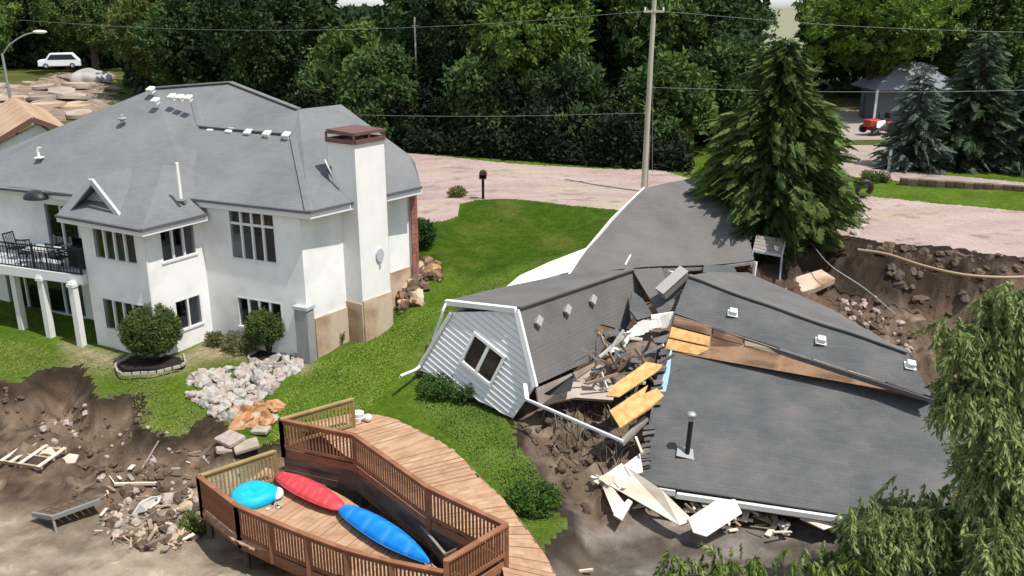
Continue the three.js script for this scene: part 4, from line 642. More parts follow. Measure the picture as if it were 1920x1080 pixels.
// kayaks lying hull up
function kayak(name, label, a, b, W, Hh, mat, bow = 1, stern = 1) {
  const A = v3(a), B = v3(b), d = B.clone().sub(A), L = d.length(); d.normalize(); const s = d.clone().cross(V(0, 1, 0)).normalize(), nu = 40, nv = 20, pos = [], uv = [], idx = [];
  for (let i = 0; i <= nu; i++) { const u = i / nu, e = u < .5 ? bow : stern, w = W * Math.pow(Math.max(.0004, Math.sin(Math.PI * Math.pow(u, .96))), .72 / e), h = Hh * Math.pow(Math.max(.0004, Math.sin(Math.PI * u)), .42), lift = .1 * Math.pow(Math.abs(u - .5) * 2, 3);
    for (let j = 0; j <= nv; j++) { const q = j / nv * Math.PI * 2, cs = Math.cos(q), sn = Math.sin(q), keel = sn > 0 ? Math.pow(sn, .8) * (1 - .25 * Math.pow(Math.abs(cs), .5)) + .12 * Math.pow(Math.max(0, sn), 14) : sn * .28; const y = Hh * .3 + keel * h * .8 - lift * .4; const p = A.clone().addScaledVector(d, u * L).addScaledVector(s, cs * w * .5); pos.push(p.x, p.y + y, p.z); uv.push(u * L, j / nv); } }
  for (let i = 0; i < nu; i++) for (let j = 0; j < nv; j++) { const k = i * (nv + 1) + j; idx.push(k, k + 1, k + nv + 1, k + 1, k + nv + 2, k + nv + 1); }
  const g = new THREE.BufferGeometry(); g.setAttribute('position', new THREE.Float32BufferAttribute(pos, 3)); g.setAttribute('uv', new THREE.Float32BufferAttribute(uv, 2)); g.setIndex(idx); g.computeVertexNormals();
  const t = thing(name, label, 'kayak', 'kayaks on the lower deck'); mesh('hull', g, mat, t);
  const seam = []; for (const k of [0, nv / 2]) { const pts = []; for (let i = 2; i <= nu - 2; i += 4) { const q = (i * (nv + 1) + k) * 3; pts.push([pos[q], pos[q + 1], pos[q + 2]]); } seam.push(pipe(pts, .014, 5, 40)); } mesh('seam', seam, mat, t);
  mesh('carry_handle', [pipe([A.clone().addScaledVector(d, .12).toArray(), A.clone().addScaledVector(d, .02).add(V(0, .12, 0)).toArray(), A.clone().addScaledVector(d, -.06).toArray()], .014, 5), pipe([B.clone().addScaledVector(d, -.12).toArray(), B.clone().addScaledVector(d, -.02).add(V(0, .12, 0)).toArray(), B.clone().addScaledVector(d, .06).toArray()], .014, 5)], M.black, t);
  settle(t, [(a[0] + b[0]) / 2, -1.1, (a[2] + b[2]) / 2]);
}
kayak('kayak', 'red upturned kayak against the dark skirt of the lower deck', [-7.01,-1,-23.31], [-4.68,-1,-21.42], .74, .34, M.red, 1.25, 2.1);
kayak('kayak', 'bright blue upturned kayak pointing to the front rail of the lower deck', [-4.73,-1,-21.5], [-2.02,-1,-18.88], .76, .36, M.blue, 2.1, .95);
{ // turquoise teardrop-shaped float
  const t = thing('water_float', 'turquoise teardrop plastic float with white tip on the lower deck', 'float'), g = new THREE.SphereGeometry(1, 30, 18, 0, Math.PI * 2, 0, Math.PI * .62), p = g.attributes.position;
  for (let i = 0; i < p.count; i++) { let x = p.getX(i), y = p.getY(i), z = p.getZ(i); const k = x > 0 ? 1 - .38 * x : 1; p.setXYZ(i, x * .68 * (x > 0 ? 1.12 : 1), Math.pow(Math.max(0, y), .8) * .3 - (y < 0 ? -y * .2 : 0) - .06 * Math.exp(-(x * x + z * z) * 14), z * .6 * k); }
  g.computeVertexNormals(); mesh('shell', g, M.cyan, t);
  const tip = new THREE.SphereGeometry(1, 16, 10, 0, Math.PI * 2, 0, Math.PI * .55); tip.scale(.2, .15, .26); tip.translate(.6, .04, 0); mesh('tip', tip, M.plasticWhite, t); mesh('plug', cyl(.56, .17, 0, .035, .035, .03, 10), M.black, t);
  const q = [-7.34,-1.05,-22.29]; t.position.set(...q); t.rotation.set(.1, .15, -.05); }
lone('white_strap', pipe([[-7.99,-.12,-22.71], [-7.96,-.6,-22.86], [-7.86,-.85,-22.77]], .025, 5), M.paleWood, 'thin white strap hanging over the pale back rail of the lower deck', 'strap', null, [-7.89,-.9,-22.86]);
{ const r = rngOf(9); const t = thing('loose_scraps', 'few small grey scraps on planks beside the turquoise float', 'scraps'); for (let i = 0; i < 6; i++) { const p = [-6.68,-1.13,-21.85]; mesh('scrap', rbox(p[0] + rr(-.25, .25, r), -1.11, p[2] + rr(-.2, .2, r), rr(.05, .16, r), .05, rr(.05, .12, r), .01, r() * 3), [M.plasticWhite, M.ventGrey, M.iron][i % 3], t); } settle(t, [-6.68,-1.14,-21.87]); }
lone('white_bucket', [cyl(...[-4.9,-.28,-25.61], .16, .19, .26, 14), new THREE.SphereGeometry(.13, 12, 8).translate(...[-4.57,-.15,-25.49]), new THREE.TorusGeometry(.18, .02, 6, 16).rotateX(1.57).translate(...[-4.84,-.05,-25.37])], M.plasticWhite, 'small white bucket and ball at the top end of the upper deck', 'bucket', null, [-4.9,-.28,-25.61]);

// ------------------------------------------------------------------ rocks, beds, shrubs, small things on the lawns
function stoneGeo(seed) { const r = rngOf(seed), g = new THREE.IcosahedronGeometry(1, 1), p = g.attributes.position, m = new Map(); for (let i = 0; i < p.count; i++) { const k = [p.getX(i), p.getY(i), p.getZ(i)].map(v => v.toFixed(3)).join(); if (!m.has(k)) m.set(k, .72 + r() * .5); const f = m.get(k); p.setXYZ(i, p.getX(i) * f * 1.15, p.getY(i) * f * .72, p.getZ(i) * f * .95); } const uv = g.attributes.uv; g.computeVertexNormals(); return g; }
const STONES = [1, 2, 3, 4, 5].map(stoneGeo);
const inPoly = (P, r, tries = 200) => { let x0 = 1e9, x1 = -1e9, z0 = 1e9, z1 = -1e9; for (const [x, z] of P) { x0 = Math.min(x0, x); x1 = Math.max(x1, x); z0 = Math.min(z0, z); z1 = Math.max(z1, z); } for (let i = 0; i < tries; i++) { const x = x0 + (x1 - x0) * r(), z = z0 + (z1 - z0) * r(); if (sdPoly(P, x, z) > 0) return [x, z]; } return P[0]; };
function stones(name, label, cat, P, n, s0, s1, mats, seed, lift = .35) {
  const r = rngOf(seed), t = thing(name, label, cat);
  for (let i = 0; i < n; i++) { const [x, z] = inPoly(P, r), s = s0 + (s1 - s0) * Math.pow(r(), 1.6); const m = mesh('stone', STONES[Math.floor(r() * 5)], mats[Math.floor(r() * mats.length)], t); m.position.set(x, ground(x, z) + s * lift, z); m.scale.setScalar(s); m.rotation.set(r() * .7, r() * 6.3, r() * .7); }
  return settle(t, [P[0][0], ground(...P[0]), P[0][1]]);
}
stones('rock_bed', 'wide bed of pale pinkish landscape stones spilling down below the house corner', 'rock bed', [[-11.26,-27.87], [-11.31,-28.85], [-10.05,-29.7], [-8.6,-30.84], [-7.92,-30.66], [-7.66,-29.79], [-8.19,-28.38], [-8.78,-27.09], [-9.34,-26.28], [-10.1,-26.76], [-10.79,-27.24]], 296, .085, .22, [M.rockA, M.rockA, M.rockB, M.rockB, M.rockC], 31);
stones('rubble_heap', 'heap of rubble and roots against the brick pier at the far house corner', 'rubble', [[-4.42,-33.26], [-4.68,-34.32], [-4.41,-35.89], [-3.94,-37.05], [-3.07,-36.19], [-2.9,-35.42], [-3.66,-33.91], [-4.12,-33.07]], 80, .1, .34, [M.footing, M.mudClod, M.mudClod, M.clay, M.sheath], 32, .5);
{ // orange clay block where the bank broke
  const r = rngOf(33), t = thing('clay_block', 'broken orange clay lumps between stone bed and deck', 'clay lumps'), P = [[-9.1,-26.33], [-8.92,-27.1], [-7.92,-27.41], [-7.63,-26.48], [-7.97,-26.03], [-8.75,-26.02]];
  for (let i = 0; i < 26; i++) { const [x, z] = inPoly(P, r), s = rr(.12, .34, r), m = mesh('lump', STONES[i % 5], i % 4 ? M.clay : M.concrete, t); m.position.set(x, ground(x, z) + s * .3, z); m.scale.set(s * 1.3, s * .7, s); m.rotation.set(r(), r() * 6, r()); }
  settle(t, [P[0][0], ground(...P[0]), P[0][1]]);
}
{ const r = rngOf(34), t = thing('broken_slabs', 'broken pinkish concrete slabs on the bank above the deck rail', 'broken slabs'); [[430, 830, .9], [455, 845, .8], [395, 868, .7], [480, 815, .6], [415, 850, .5]].forEach(([, , s], i) => { const p = [[-8.82,-.71,-24.94], [-8.25,-.83,-24.69], [-9.34,-1.29,-24.71], [-8.04,-.76,-25.63], [-8.89,-.87,-24.49]][i]; mesh('slab', rbox(0, 0, 0, s * .95, .16, s * .7, .05).applyMatrix4(new THREE.Matrix4().makeRotationFromEuler(new THREE.Euler(rr(-.1, .35, r), rr(0, 3, r), rr(-.2, .2, r))).setPosition(p[0], p[1] + .1, p[2])), i % 2 ? M.concrete : M.rockB, t); }); settle(t, [-8.58,-.75,-24.6]); }
// leaf clumps
function clumpGeo(n, rad, L, W, seed, droop = 0) {
  const r = rngOf(seed), pos = [], uv = [];
  for (let i = 0; i < n; i++) {
    const c = V(r() - .5, r() - .5, r() - .5).normalize().multiplyScalar(rad * Math.cbrt(r())), d = V(r() - .5, (r() - .5) - droop, r() - .5).normalize(), s = d.clone().cross(V(r() - .5, r() - .5, r() - .5)).normalize(), l = L * (.7 + .6 * r()), w = W * (.7 + .6 * r());
    const a = c, b = c.clone().addScaledVector(d, l * .5).addScaledVector(s, w * .5), e = c.clone().addScaledVector(d, l), f = c.clone().addScaledVector(d, l * .5).addScaledVector(s, -w * .5).add(V(0, w * .15, 0));
    for (const p of [a, b, e, a, e, f]) { pos.push(p.x, p.y, p.z); uv.push(0, 0); }
  }
  return fromTris(pos, uv);
}
function strandGeo(n, len, L, W, seed) { // a hanging twig with narrow leaves
  const r = rngOf(seed), pos = [], uv = [], put = ps => { for (const p of ps) { pos.push(p.x, p.y, p.z); uv.push(0, 0); } };
  const c = new THREE.QuadraticBezierCurve3(V(0, 0, 0), V(.12 * len, -.15 * len, .06 * len), V(.16 * len, -len, .1 * len));
  for (let i = 0; i < n; i++) { const p = c.getPoint((i + r()) / n), a = r() * 6.28, d = V(Math.cos(a) * .6, -.8 - r() * .4, Math.sin(a) * .6).normalize(), s = d.clone().cross(V(r() - .5, r() - .5, r() - .5)).normalize(), l = L * (.6 + .7 * r()), w = W * (.7 + .6 * r()); const b = p.clone().addScaledVector(d, l * .45).addScaledVector(s, w * .5), e = p.clone().addScaledVector(d, l), f = p.clone().addScaledVector(d, l * .45).addScaledVector(s, -w * .5); put([p, b, e, p, e, f]); }
  const t = .006; for (let i = 0; i < 6; i++) { const p = c.getPoint(i / 6), q = c.getPoint((i + 1) / 6); put([p.clone().add(V(-t, 0, 0)), p.clone().add(V(t, 0, 0)), q, p.clone().add(V(0, 0, -t)), p.clone().add(V(0, 0, t)), q]); }
  return fromTris(pos, uv);
}
const LEAF = new THREE.MeshPhysicalMaterial({ color: 0xffffff, roughness: .75, transmission: .4, thickness: 0, side: THREE.DoubleSide, specularIntensity: .3 });
const NEEDLE = new THREE.MeshStandardMaterial({ color: 0xffffff, roughness: .85, side: THREE.DoubleSide });
const CL_BIG = [1, 2, 3].map(i => clumpGeo(16, .55, .5, .3, 100 + i)), CL_SMALL = [1, 2].map(i => clumpGeo(22, .5, .34, .16, 110 + i)), CL_DROOP = [1, 2].map(i => clumpGeo(18, .5, .55, .22, 120 + i, .9)), CL_BUSH = [1, 2].map(i => clumpGeo(26, .5, .3, .16, 130 + i));
function crown(parent, geo, mat, list, name = 'crown') {
  const m = new THREE.InstancedMesh(geo, mat, list.length), M4 = new THREE.Matrix4(), q = new THREE.Quaternion(), c = new THREE.Color(); m.name = name; m.castShadow = m.receiveShadow = true;
  list.forEach((e, i) => { q.setFromEuler(new THREE.Euler(...(e.r ?? [0, 0, 0]))); m.setMatrixAt(i, M4.compose(e.p, q, e.s)); m.setColorAt(i, c.setRGB(...e.c)); });
  m.userData.kind = 'stuff'; parent.add(m); return m;
}
// broadleaf tree: tapering trunk and limbs, crown of lobes hung with leaf clumps
function tree(name, label, cat, x, z, H, W, o = {}) {
  const { seed = 1, col = [[.02, .045, .012], [.05, .1, .02]], geo = CL_BIG[seed % 3], n = 900, low = .25, size = 1, lobes = 15, group, y0, lean = 0, shape = 1, k0 = .17, tip = [.1, .16, .03] } = o, r = rngOf(seed * 7 + 3), t = thing(name, label, cat, group), y = y0 ?? ground(x, z, false);
  const L = []; for (let i = 0; i < lobes; i++) { const f = low + (1 - low) * (i + .5) / lobes, a = i * 2.4 + r(), prof = Math.sin(Math.PI * Math.pow(clamp((f - low) / (1 - low) * .86 + .1), shape)), d = W * .5 * prof * (.35 + .5 * r()); L.push({ c: V(Math.cos(a) * d + lean * f * H * .2, f * H * .94, Math.sin(a) * d), r: W * (k0 + .1 * r()) * (.6 + .5 * prof), t: r() }); }
  const limbs = [taper([[0, -.3, 0], [.1, H * .2, .05], [lean * H * .1, H * .5, 0], [lean * H * .2, H * .85, 0]], W * .035 + .08, .03, 8, 12)];
  for (let i = 0; i < lobes; i += 2) { const c = L[i].c; limbs.push(taper([[0, Math.max(.1, c.y * .45), 0], [c.x * .4, c.y * .72, c.z * .4], [c.x, c.y, c.z]], .05 + W * .008, .02, 5, 6)); }
  mesh('trunk', limbs, M.bark, t);
  const list = [];
  for (let i = 0; i < n; i++) { const l = L[Math.floor(r() * lobes)], d = V(r() - .5, (r() - .5) * .9 + .05, r() - .5).normalize(), k = .55 + .5 * Math.sqrt(r()), p = l.c.clone().addScaledVector(d, l.r * k), s = size * (.6 + .8 * r()) * .85; const lit = clamp(d.y * .5 + .5) * k, c = mixc(mixc(col[0], col[1], clamp(-.05 + 1.0 * l.t + .4 * (r() - .3))), tip, r() < .07 ? .8 : 0); if (p.y < .4) p.y = .4 + r(); list.push({ p, s: V(s, s, s), r: [r() * 6, r() * 6, r() * 6], c }); }
  crown(t, geo, LEAF, list); t.position.set(x, y, z); return t;
}
// conifer: whorls of drooping branches set with needle sprays
const SPRAY = (() => { const r = rngOf(141), pos = [], uv = [], put = ps => { for (const p of ps) { pos.push(p.x, p.y, p.z); uv.push(0, 0); } }; for (let i = 0; i < 40; i++) { const t = i / 39, s = i % 2 ? 1 : -1, b = V(t, -.12 * t * t, 0), l = .42 * (1 - t * .75) * (.8 + .4 * r()), d = V(.55, -.15 - .25 * r(), s * .85).normalize(), n = .026; put([b, b.clone().addScaledVector(d, l * .5).add(V(n, .02, -n * s)), b.clone().addScaledVector(d, l), b, b.clone().addScaledVector(d, l), b.clone().addScaledVector(d, l * .5).add(V(-n, -.05, n * s))]); } put([V(0, .03, -.03), V(1, -.12, 0), V(0, .03, .03)]); return fromTris(pos, uv); })();
function conifer(name, label, x, z, H, W, o = {}) {
  const { seed = 1, col = [[.02, .04, .015], [.05, .085, .025]], n = 700, low = .05, power = .8, group, droop = .35, y0, len = .42, ragged = .3, prof = f => Math.pow(1 - f, power), jitter = .2, roll = .8 } = o, r = rngOf(seed * 13 + 5), t = thing(name, label, 'tree', group), y = y0 ?? ground(x, z, false);
  const limbs = [taper([[0, -.3, 0], [0, H * .5, 0], [.05, H * .98, 0]], .1 + H * .014, .02, 8, 10)], list = [];
  const whorls = Math.round(H * 2.6);
  for (let i = 0; i < whorls; i++) {
    const f = low + (1 - low) * i / whorls, nb = 7; 
    for (let k = 0; k < nb; k++) {
      const a = k / nb * 6.283 + i * 1.1 + r() * .5, R = W * .5 * prof(f) * (1 - ragged + 2 * ragged * r()) + .12, h = f * H, tipY = h - R * droop + .12 * R, e = V(Math.cos(a) * R, tipY, Math.sin(a) * R), tone = r();
      if (R > .7 && k % 2 === 0) limbs.push(taper([[0, h, 0], [e.x * .5, h + .04 * R, e.z * .5], [e.x * .9, tipY, e.z * .9]], .03 + .012 * R, .012, 4, 4));
      const m = Math.max(2, Math.round(R * n / 230));
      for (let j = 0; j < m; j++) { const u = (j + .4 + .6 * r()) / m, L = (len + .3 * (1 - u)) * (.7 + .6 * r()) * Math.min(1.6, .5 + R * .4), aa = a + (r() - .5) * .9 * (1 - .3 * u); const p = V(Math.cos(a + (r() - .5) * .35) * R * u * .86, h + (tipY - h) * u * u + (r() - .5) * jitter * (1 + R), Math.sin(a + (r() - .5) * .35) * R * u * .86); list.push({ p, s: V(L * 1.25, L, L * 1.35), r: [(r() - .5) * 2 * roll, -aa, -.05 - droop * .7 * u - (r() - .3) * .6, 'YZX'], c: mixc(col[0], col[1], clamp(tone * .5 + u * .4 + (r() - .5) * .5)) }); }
    }
  }
  mesh('trunk', limbs, M.bark, t); crown(t, SPRAY, NEEDLE, list); t.position.set(x, y, z); return t;
}
function shrub(name, label, x, z, W, H, o = {}) {
  const { seed = 1, col = [[.045, .075, .015], [.11, .16, .035]], n = 260, stem = .3, size = .42, cat = 'shrub', group } = o, r = rngOf(seed * 5 + 1), t = thing(name, label, cat, group), y = ground(x, z, false), list = [], st = [];
  for (let i = 0; i < 5; i++) { const a = i * 1.3; st.push(taper([[0, -.2, 0], [Math.cos(a) * .1, stem * .6, Math.sin(a) * .1], [Math.cos(a) * W * .25, stem + H * .4, Math.sin(a) * W * .25]], .045, .012, 5, 5)); }
  mesh('stem', st, M.bark, t);
  for (let i = 0; i < n; i++) { const d = V(r() - .5, r() - .5, r() - .5).normalize(), k = .5 + .5 * Math.cbrt(r()), b = .88 + .2 * vnoise(d.x * 3 + 5, d.z * 3 + d.y * 2, seed), p = V(d.x * W * .5 * k * b, stem + H * .5 + d.y * H * .5 * k * b, d.z * W * .5 * k * b), s = size * (.6 + .7 * r()); list.push({ p, s: V(s, s, s), r: [r() * 6, r() * 6, r() * 6], c: mixc(col[0], col[1], r()) }); }
  crown(t, CL_BUSH[seed % 2], LEAF, list, 'foliage'); t.position.set(x, y, z); return t;
}
{ const b = [-13.02,-.02,-29.92], c = [-9.15,-.19,-31.06];
  shrub('round_shrub', 'large clipped round green shrub in dark mulch before the sunlit bay wall', b[0], b[2], 2.0, 1.75, { seed: 2, n: 900, stem: .3, size: .3, col: [[.06, .09, .02], [.13, .175, .04]] });
  shrub('round_shrub', 'smaller flat-topped round shrub under the low window by the stone bed', c[0], c[2], 1.5, 1.3, { seed: 3, n: 600, stem: .45, size: .28, col: [[.06, .1, .02], [.14, .19, .04]] });
  const ring = (cc, rx, rz, label) => { const t = thing('mulch_bed', label, 'mulch bed'), g = new THREE.CylinderGeometry(1, 1.05, .1, 28), p = g.attributes.position; for (let i = 0; i < p.count; i++) { const a = Math.atan2(p.getZ(i), p.getX(i)), k = 1 + .08 * Math.sin(a * 3 + 1) + .05 * Math.sin(a * 7); p.setX(i, p.getX(i) * k); p.setZ(i, p.getZ(i) * k); } g.scale(rx, 1, rz); mesh('mulch', g, M.mulch, t); const e = []; for (let i = 0; i < 26; i++) { const a = i / 26 * 6.283 + .1, a2 = (i + .85) / 26 * 6.283 + .1; if (Math.sin(a) < -.75) continue; const k = q => 1 + .08 * Math.sin(q * 3 + 1) + .05 * Math.sin(q * 7) + .06; e.push(bar([Math.cos(a) * rx * k(a), .06, Math.sin(a) * rx * k(a)], [Math.cos(a2) * rx * k(a2), .06, Math.sin(a2) * rx * k(a2)], .05, .1)); } e.forEach(q => mesh('edging_stone', q, M.paleStone, t)); t.position.set(cc[0], ground(cc[0], cc[2], false) + .03, cc[2]); };
  ring([-13.03,-.04,-29.65], 1.1, .72, 'dark mulch ring with pale edging under the large round shrub'); ring([-8.8,-.23,-30.83], .95, .5, 'dark mulch patch under the smaller round shrub');
  const d = [-10.23,-.09,-31.35], e = [-11.26,-.03,-31.42]; shrub('low_shrub', 'low pale olive shrub along the wall left of the smaller round shrub', d[0], d[2], 1.7, .55, { seed: 4, n: 130, stem: .05, size: .3, col: [[.12, .13, .05], [.24, .24, .11]] }); shrub('low_shrub', 'tiny olive shrub at the inner house corner beside the sunlit wall', e[0], e[2], .6, .5, { seed: 5, n: 50, stem: .05, size: .28, col: [[.1, .12, .04], [.18, .2, .08]] });
  const f = [-4.06,1.91,-38.76], h = [-6.47,-.02,-31.86], k = [-3.03,2.26,-48.1]; shrub('lawn_shrub', 'dark green shrub by the brick pier at the edge of the mown lawn', f[0], f[2], 1.1, 1.1, { seed: 6, n: 130, stem: .1, col: [[.02, .06, .012], [.05, .11, .02]] });
  shrub('weed_tuft', 'small dark weed against the stained foundation', h[0] - .1, h[2] + .2, .35, .5, { seed: 7, n: 30, stem: .05, size: .2 }); shrub('lawn_shrub', 'small yellowish shrub at the driveway curve beside the mailbox', k[0], k[2] + .2, .9, .4, { seed: 8, n: 60, stem: .05, size: .35, col: [[.1, .12, .03], [.22, .24, .07]] });
  for (const [p, l] of [[[-2.58,-.53,-28.07], 'leafy green garden plant on the grass tongue below the gable'], [[-1.75,-.6,-28], 'leafy plant with pale flower on the grass tongue, nearer the gable corner']]) shrub('garden_plant', l, p[0], p[2], 1.3, .6, { seed: 9, n: 90, stem: .05, size: .34, col: [[.05, .11, .02], [.1, .19, .04]], cat: 'plant' });
  const q0 = [.61,-1.35,-22.06]; shrub('mud_bush', 'low dense green bush slumped at the mud beside the lower end of the deck', q0[0], q0[2], 1.5, .6, { seed: 10, n: 200, stem: .02, size: .32, col: [[.045, .1, .014], [.1, .19, .03]] }); const u = [-9.13,-2.21,-22.33]; shrub('mud_bush', 'uprooted yellow-green plant under the left corner of the deck', u[0], u[2], .9, .5, { seed: 11, n: 60, stem: .05, size: .32, col: [[.1, .14, .03], [.2, .24, .08]] }); }
// unmown grass: blades in tufts
{ const pos = [], uv = [], r = rngOf(151); for (let i = 0; i < 16; i++) { const a = r() * 6.28, x = (r() - .5) * .3, z = (r() - .5) * .3, h = .6 + .5 * r(), w = .012, dx = Math.cos(a), dz = Math.sin(a); for (const p of [[x - dz * w, 0, z + dx * w], [x + dz * w, 0, z - dx * w], [x + dx * .05 * h, h, z + dz * .05 * h]]) { pos.push(...p); uv.push(0, 0); } }
  const TUFT = fromTris(pos, uv), rough = (name, label, P, n, h0, h1, c0, c1, seed) => { const q = rngOf(seed), list = []; for (let i = 0; i < n; i++) { const [x, z] = inPoly(P, q); const sd = bankSd(x, z); if (sd > .3) continue; const h = h0 + (h1 - h0) * Math.pow(fbm(x * 1.3, z * 1.3, seed, 3), 1.3); list.push({ p: V(x, ground(x, z) - .02, z), s: V(.9 + q() * .5, h * (.7 + .6 * q()), .9 + q() * .5), r: [(q() - .5) * .4, q() * 6.28, (q() - .5) * .4], c: mixc(c0, c1, clamp(fbm(x * .9, z * .9, seed + 1, 3) * 1.5 - .25 + (q() - .5) * .3)) }); } const m = crown(scene, TUFT, NEEDLE, list, numbered(name)); tag(m, label, 'grass', null, 'stuff'); };
  rough('rough_grass', 'long unmown grass on the slope between house and deck', [[-7.7,-24.98], [-7.86,-27.01], [-7.36,-29.75], [-5.71,-31.61], [-4.19,-32.73], [-2.56,-33.59], [0,-36.03], [-.42,-33.47], [-2.33,-33.21], [-3.28,-32], [-3.88,-29.87], [-4.79,-26.84], [-5.79,-25.58], [-6.82,-25.45]], 3000, .02, .06, [.1, .17, .014], [.2, .29, .03], 161);
  rough('rough_grass', 'tufted grass on the tongue of turf between deck and gable', [[-3.37,-28.55], [-2.03,-28.12], [-.54,-27.45], [0,-25.33], [.8,-23.66], [1.22,-22.2], [.29,-21.04], [-.48,-23.32], [-1.68,-25.15], [-2.99,-26.51]], 3800, .025, .1, [.08, .15, .012], [.15, .24, .028], 163);
  rough('rough_grass', 'trampled grass fringe along the torn lawn edge at left', [[-19.49,-31.49], [-16.31,-30.73], [-13.24,-28.99], [-11.27,-27.61], [-10.1,-26.76], [-10.69,-25.42], [-11.84,-25.78], [-12.92,-27.7], [-15.91,-29.85], [-17.85,-28.47]], 1200, .02, .05, [.14, .17, .03], [.23, .25, .07], 165); }

// ------------------------------------------------------------------ trees
const dark = [[.02, .05, .016], [.08, .145, .04]], mid = [[.04, .085, .02], [.13, .21, .05]], light = [[.07, .13, .018], [.16, .26, .04]], olive = [[.08, .11, .022], [.18, .21, .05]], blue = [[.035, .06, .05], [.075, .115, .095]];
const FAR = [ // x, z, height, width, kind, label
  [-84, -142, 18, 19, olive, 'yellow-green tree behind the street lamp at far left'], [-47.5, -78, 14, 9.5, light, 'light green tree filling the top left corner'], [-27.5, -80, 12.5, 9, dark, 'dark tree between the lamp and the white house roof'], [-64, -140, 17, 17, mid, 'mid green tree far behind the stranded pale vehicle'], [-74, -152, 20, 19, dark, 'dark tree between far-left tree crowns above the stranded vehicle'],
  [-38, -98, 12, 9, olive, 'olive tree rising left of the white house ridge'], [-20.5, -74, 15, 10, dark, 'dark dense tree above the vents of the white house'], [-12.2, -71, 8.4, 8, mid, 'mid green tree over the ridge of the white house'], [-5.4, -72, 13.2, 8.5, dark, 'dark tree above the chimney, below the pale field gap'], [-9.5, -66, 7, 6.5, mid, 'low dark understorey tree behind the house chimney'],
  [-2.5, -70, 15.5, 10, dark, 'tall dark tree right of the chimney'], [1.2, -65.5, 14, 9, light, 'tree with lighter hanging boughs above the gravel road'], [5.5, -72, 15.5, 10, dark, 'dark tree just left of the utility pole'], [9.8, -69, 15, 9.5, mid, 'tree directly behind the utility pole'], [14.5, -70, 14.5, 9, dark, 'dark tree between utility pole and the lane gap'], [-2, -63.8, 6.5, 6, dark, 'low dark tree at the road edge right of the chimney'], [4, -62.4, 6.5, 6.5, dark, 'low dark tree at the road edge under the hanging boughs'], [10.5, -61, 6.5, 6, mid, 'low tree at the road edge by the utility pole foot'], [15.8, -64, 7.5, 6.5, dark, 'low dark tree behind the big spruce'],
  [33.2, -84, 13.8, 13, light, 'big bright green tree right of the lane gap'], [45, -94, 15, 12, dark, 'dark tree in the top right corner'], [43, -84, 15, 11, mid, 'mid green tree at the right edge behind the spruces'], [39, -95, 14, 11, dark, 'dark tree behind the grey-roofed shed'], [20.5, -92, 6.5, 7, dark, 'low dark tree under the bright tree'],
];
FAR.forEach(([x, z, H, W, col, label], i) => tree('broadleaf_tree', label, 'tree', x, z, H, W, { seed: 20 + i, col, n: H > 9 ? 2000 : 800, low: i === 18 || i === 19 ? .42 : H > 9 ? .3 : .12, lobes: H > 9 ? 30 : 14, k0: H > 9 ? .115 : .15, size: .92, y0: 2.3, geo: i % 3 === 1 ? CL_DROOP[i % 2] : CL_BIG[i % 3], tip: i === 10 ? [.2, .28, .1] : [.1, .17, .04] }));
{ // the wood behind them that reads as one mass
  const r = rngOf(171), list = []; for (let i = 0; i < 9000; i++) { const a = r(), x = -75 + 150 * a; const z = -100 - r() * 22, k = x / -z; if ((k > .262 && k < .325) || k < -.42) continue; const h0 = 2.4 + (12.5 + 2 * vnoise(x * .12, 3, 5)) * Math.pow(r(), .6), h = k > -.2 && k < -.125 ? Math.min(h0, 10) : h0; const s = 1.6 + r() * 1.6; list.push({ p: V(x, h, z), s: V(s, s, s), r: [r() * 6, r() * 6, r() * 6], c: mixc([.015, .035, .012], [.05, .085, .025], clamp(vnoise(x * .2, h * .3, 7) + (r() - .5) * .4)) }); }
  const m = crown(scene, CL_BIG[0], LEAF, list, 'background_wood'); tag(m, 'far wood reading as one dark mass behind the street trees', 'wood', null, 'stuff');
  const l2 = []; for (let i = 0; i < 11000; i++) { const x = -40 + 62 * r(), zf = x > -8.5 && x < 11 ? -63.4 + (x + 8.3) * .425 : -66, z = zf - r() * r() * 12; if (x < -24 || x > 20) continue; const s = .9 + .7 * r(); l2.push({ p: V(x, 2.4 + Math.pow(r(), 1.4) * (.3 + 6.5 * Math.pow(vnoise(x * .6, z * .3, 77), 1.4)) * (z > zf - 1.5 ? .75 : 1), z), s: V(s, s, s), r: [r() * 6, r() * 6, r() * 6], c: mixc([.006, .014, .005], [.02, .035, .011], r()) }); }  // undergrowth leaves coloured near black to carry the shade under the trees
  const l3 = []; for (let i = 0; i < 3500; i++) { const z = -150 - r() * 24, k = -.4 - .22 * r(), s = 1.8 + r() * 1.8; l3.push({ p: V(k * -z, 2.4 + 15 * Math.pow(r(), .8), z), s: V(s, s, s), r: [r() * 6, r() * 6, r() * 6], c: mixc([.02, .045, .014], [.08, .12, .03], r()) }); }
  tag(crown(scene, CL_BIG[2], LEAF, l3, 'far_wood'), 'wood closing the view behind the washed-out ground at top left', 'wood', null, 'stuff');
  const u = crown(scene, CL_SMALL[1], LEAF, l2, 'undergrowth'); tag(u, 'undergrowth below the street trees, with their shade painted into its dark leaves', 'undergrowth', null, 'stuff');
}
{ const p = [12.64,-39.16]; conifer('spruce_tree', 'big ragged dark green spruce leaning over the back roof', p[0] - .75, p[1] - .6, 9.4, 6.7, { seed: 3, col: [[.026, .06, .013], [.135, .2, .038]], n: 4600, low: .1, prof: f => (f < .3 ? .8 + .2 * f / .3 : Math.pow((1 - f) / .7, .72)) * (1 + .16 * Math.sin(f * 23)), droop: .3, len: .3, ragged: .4, y0: 1.7, jitter: .28, roll: 1.1 }); }
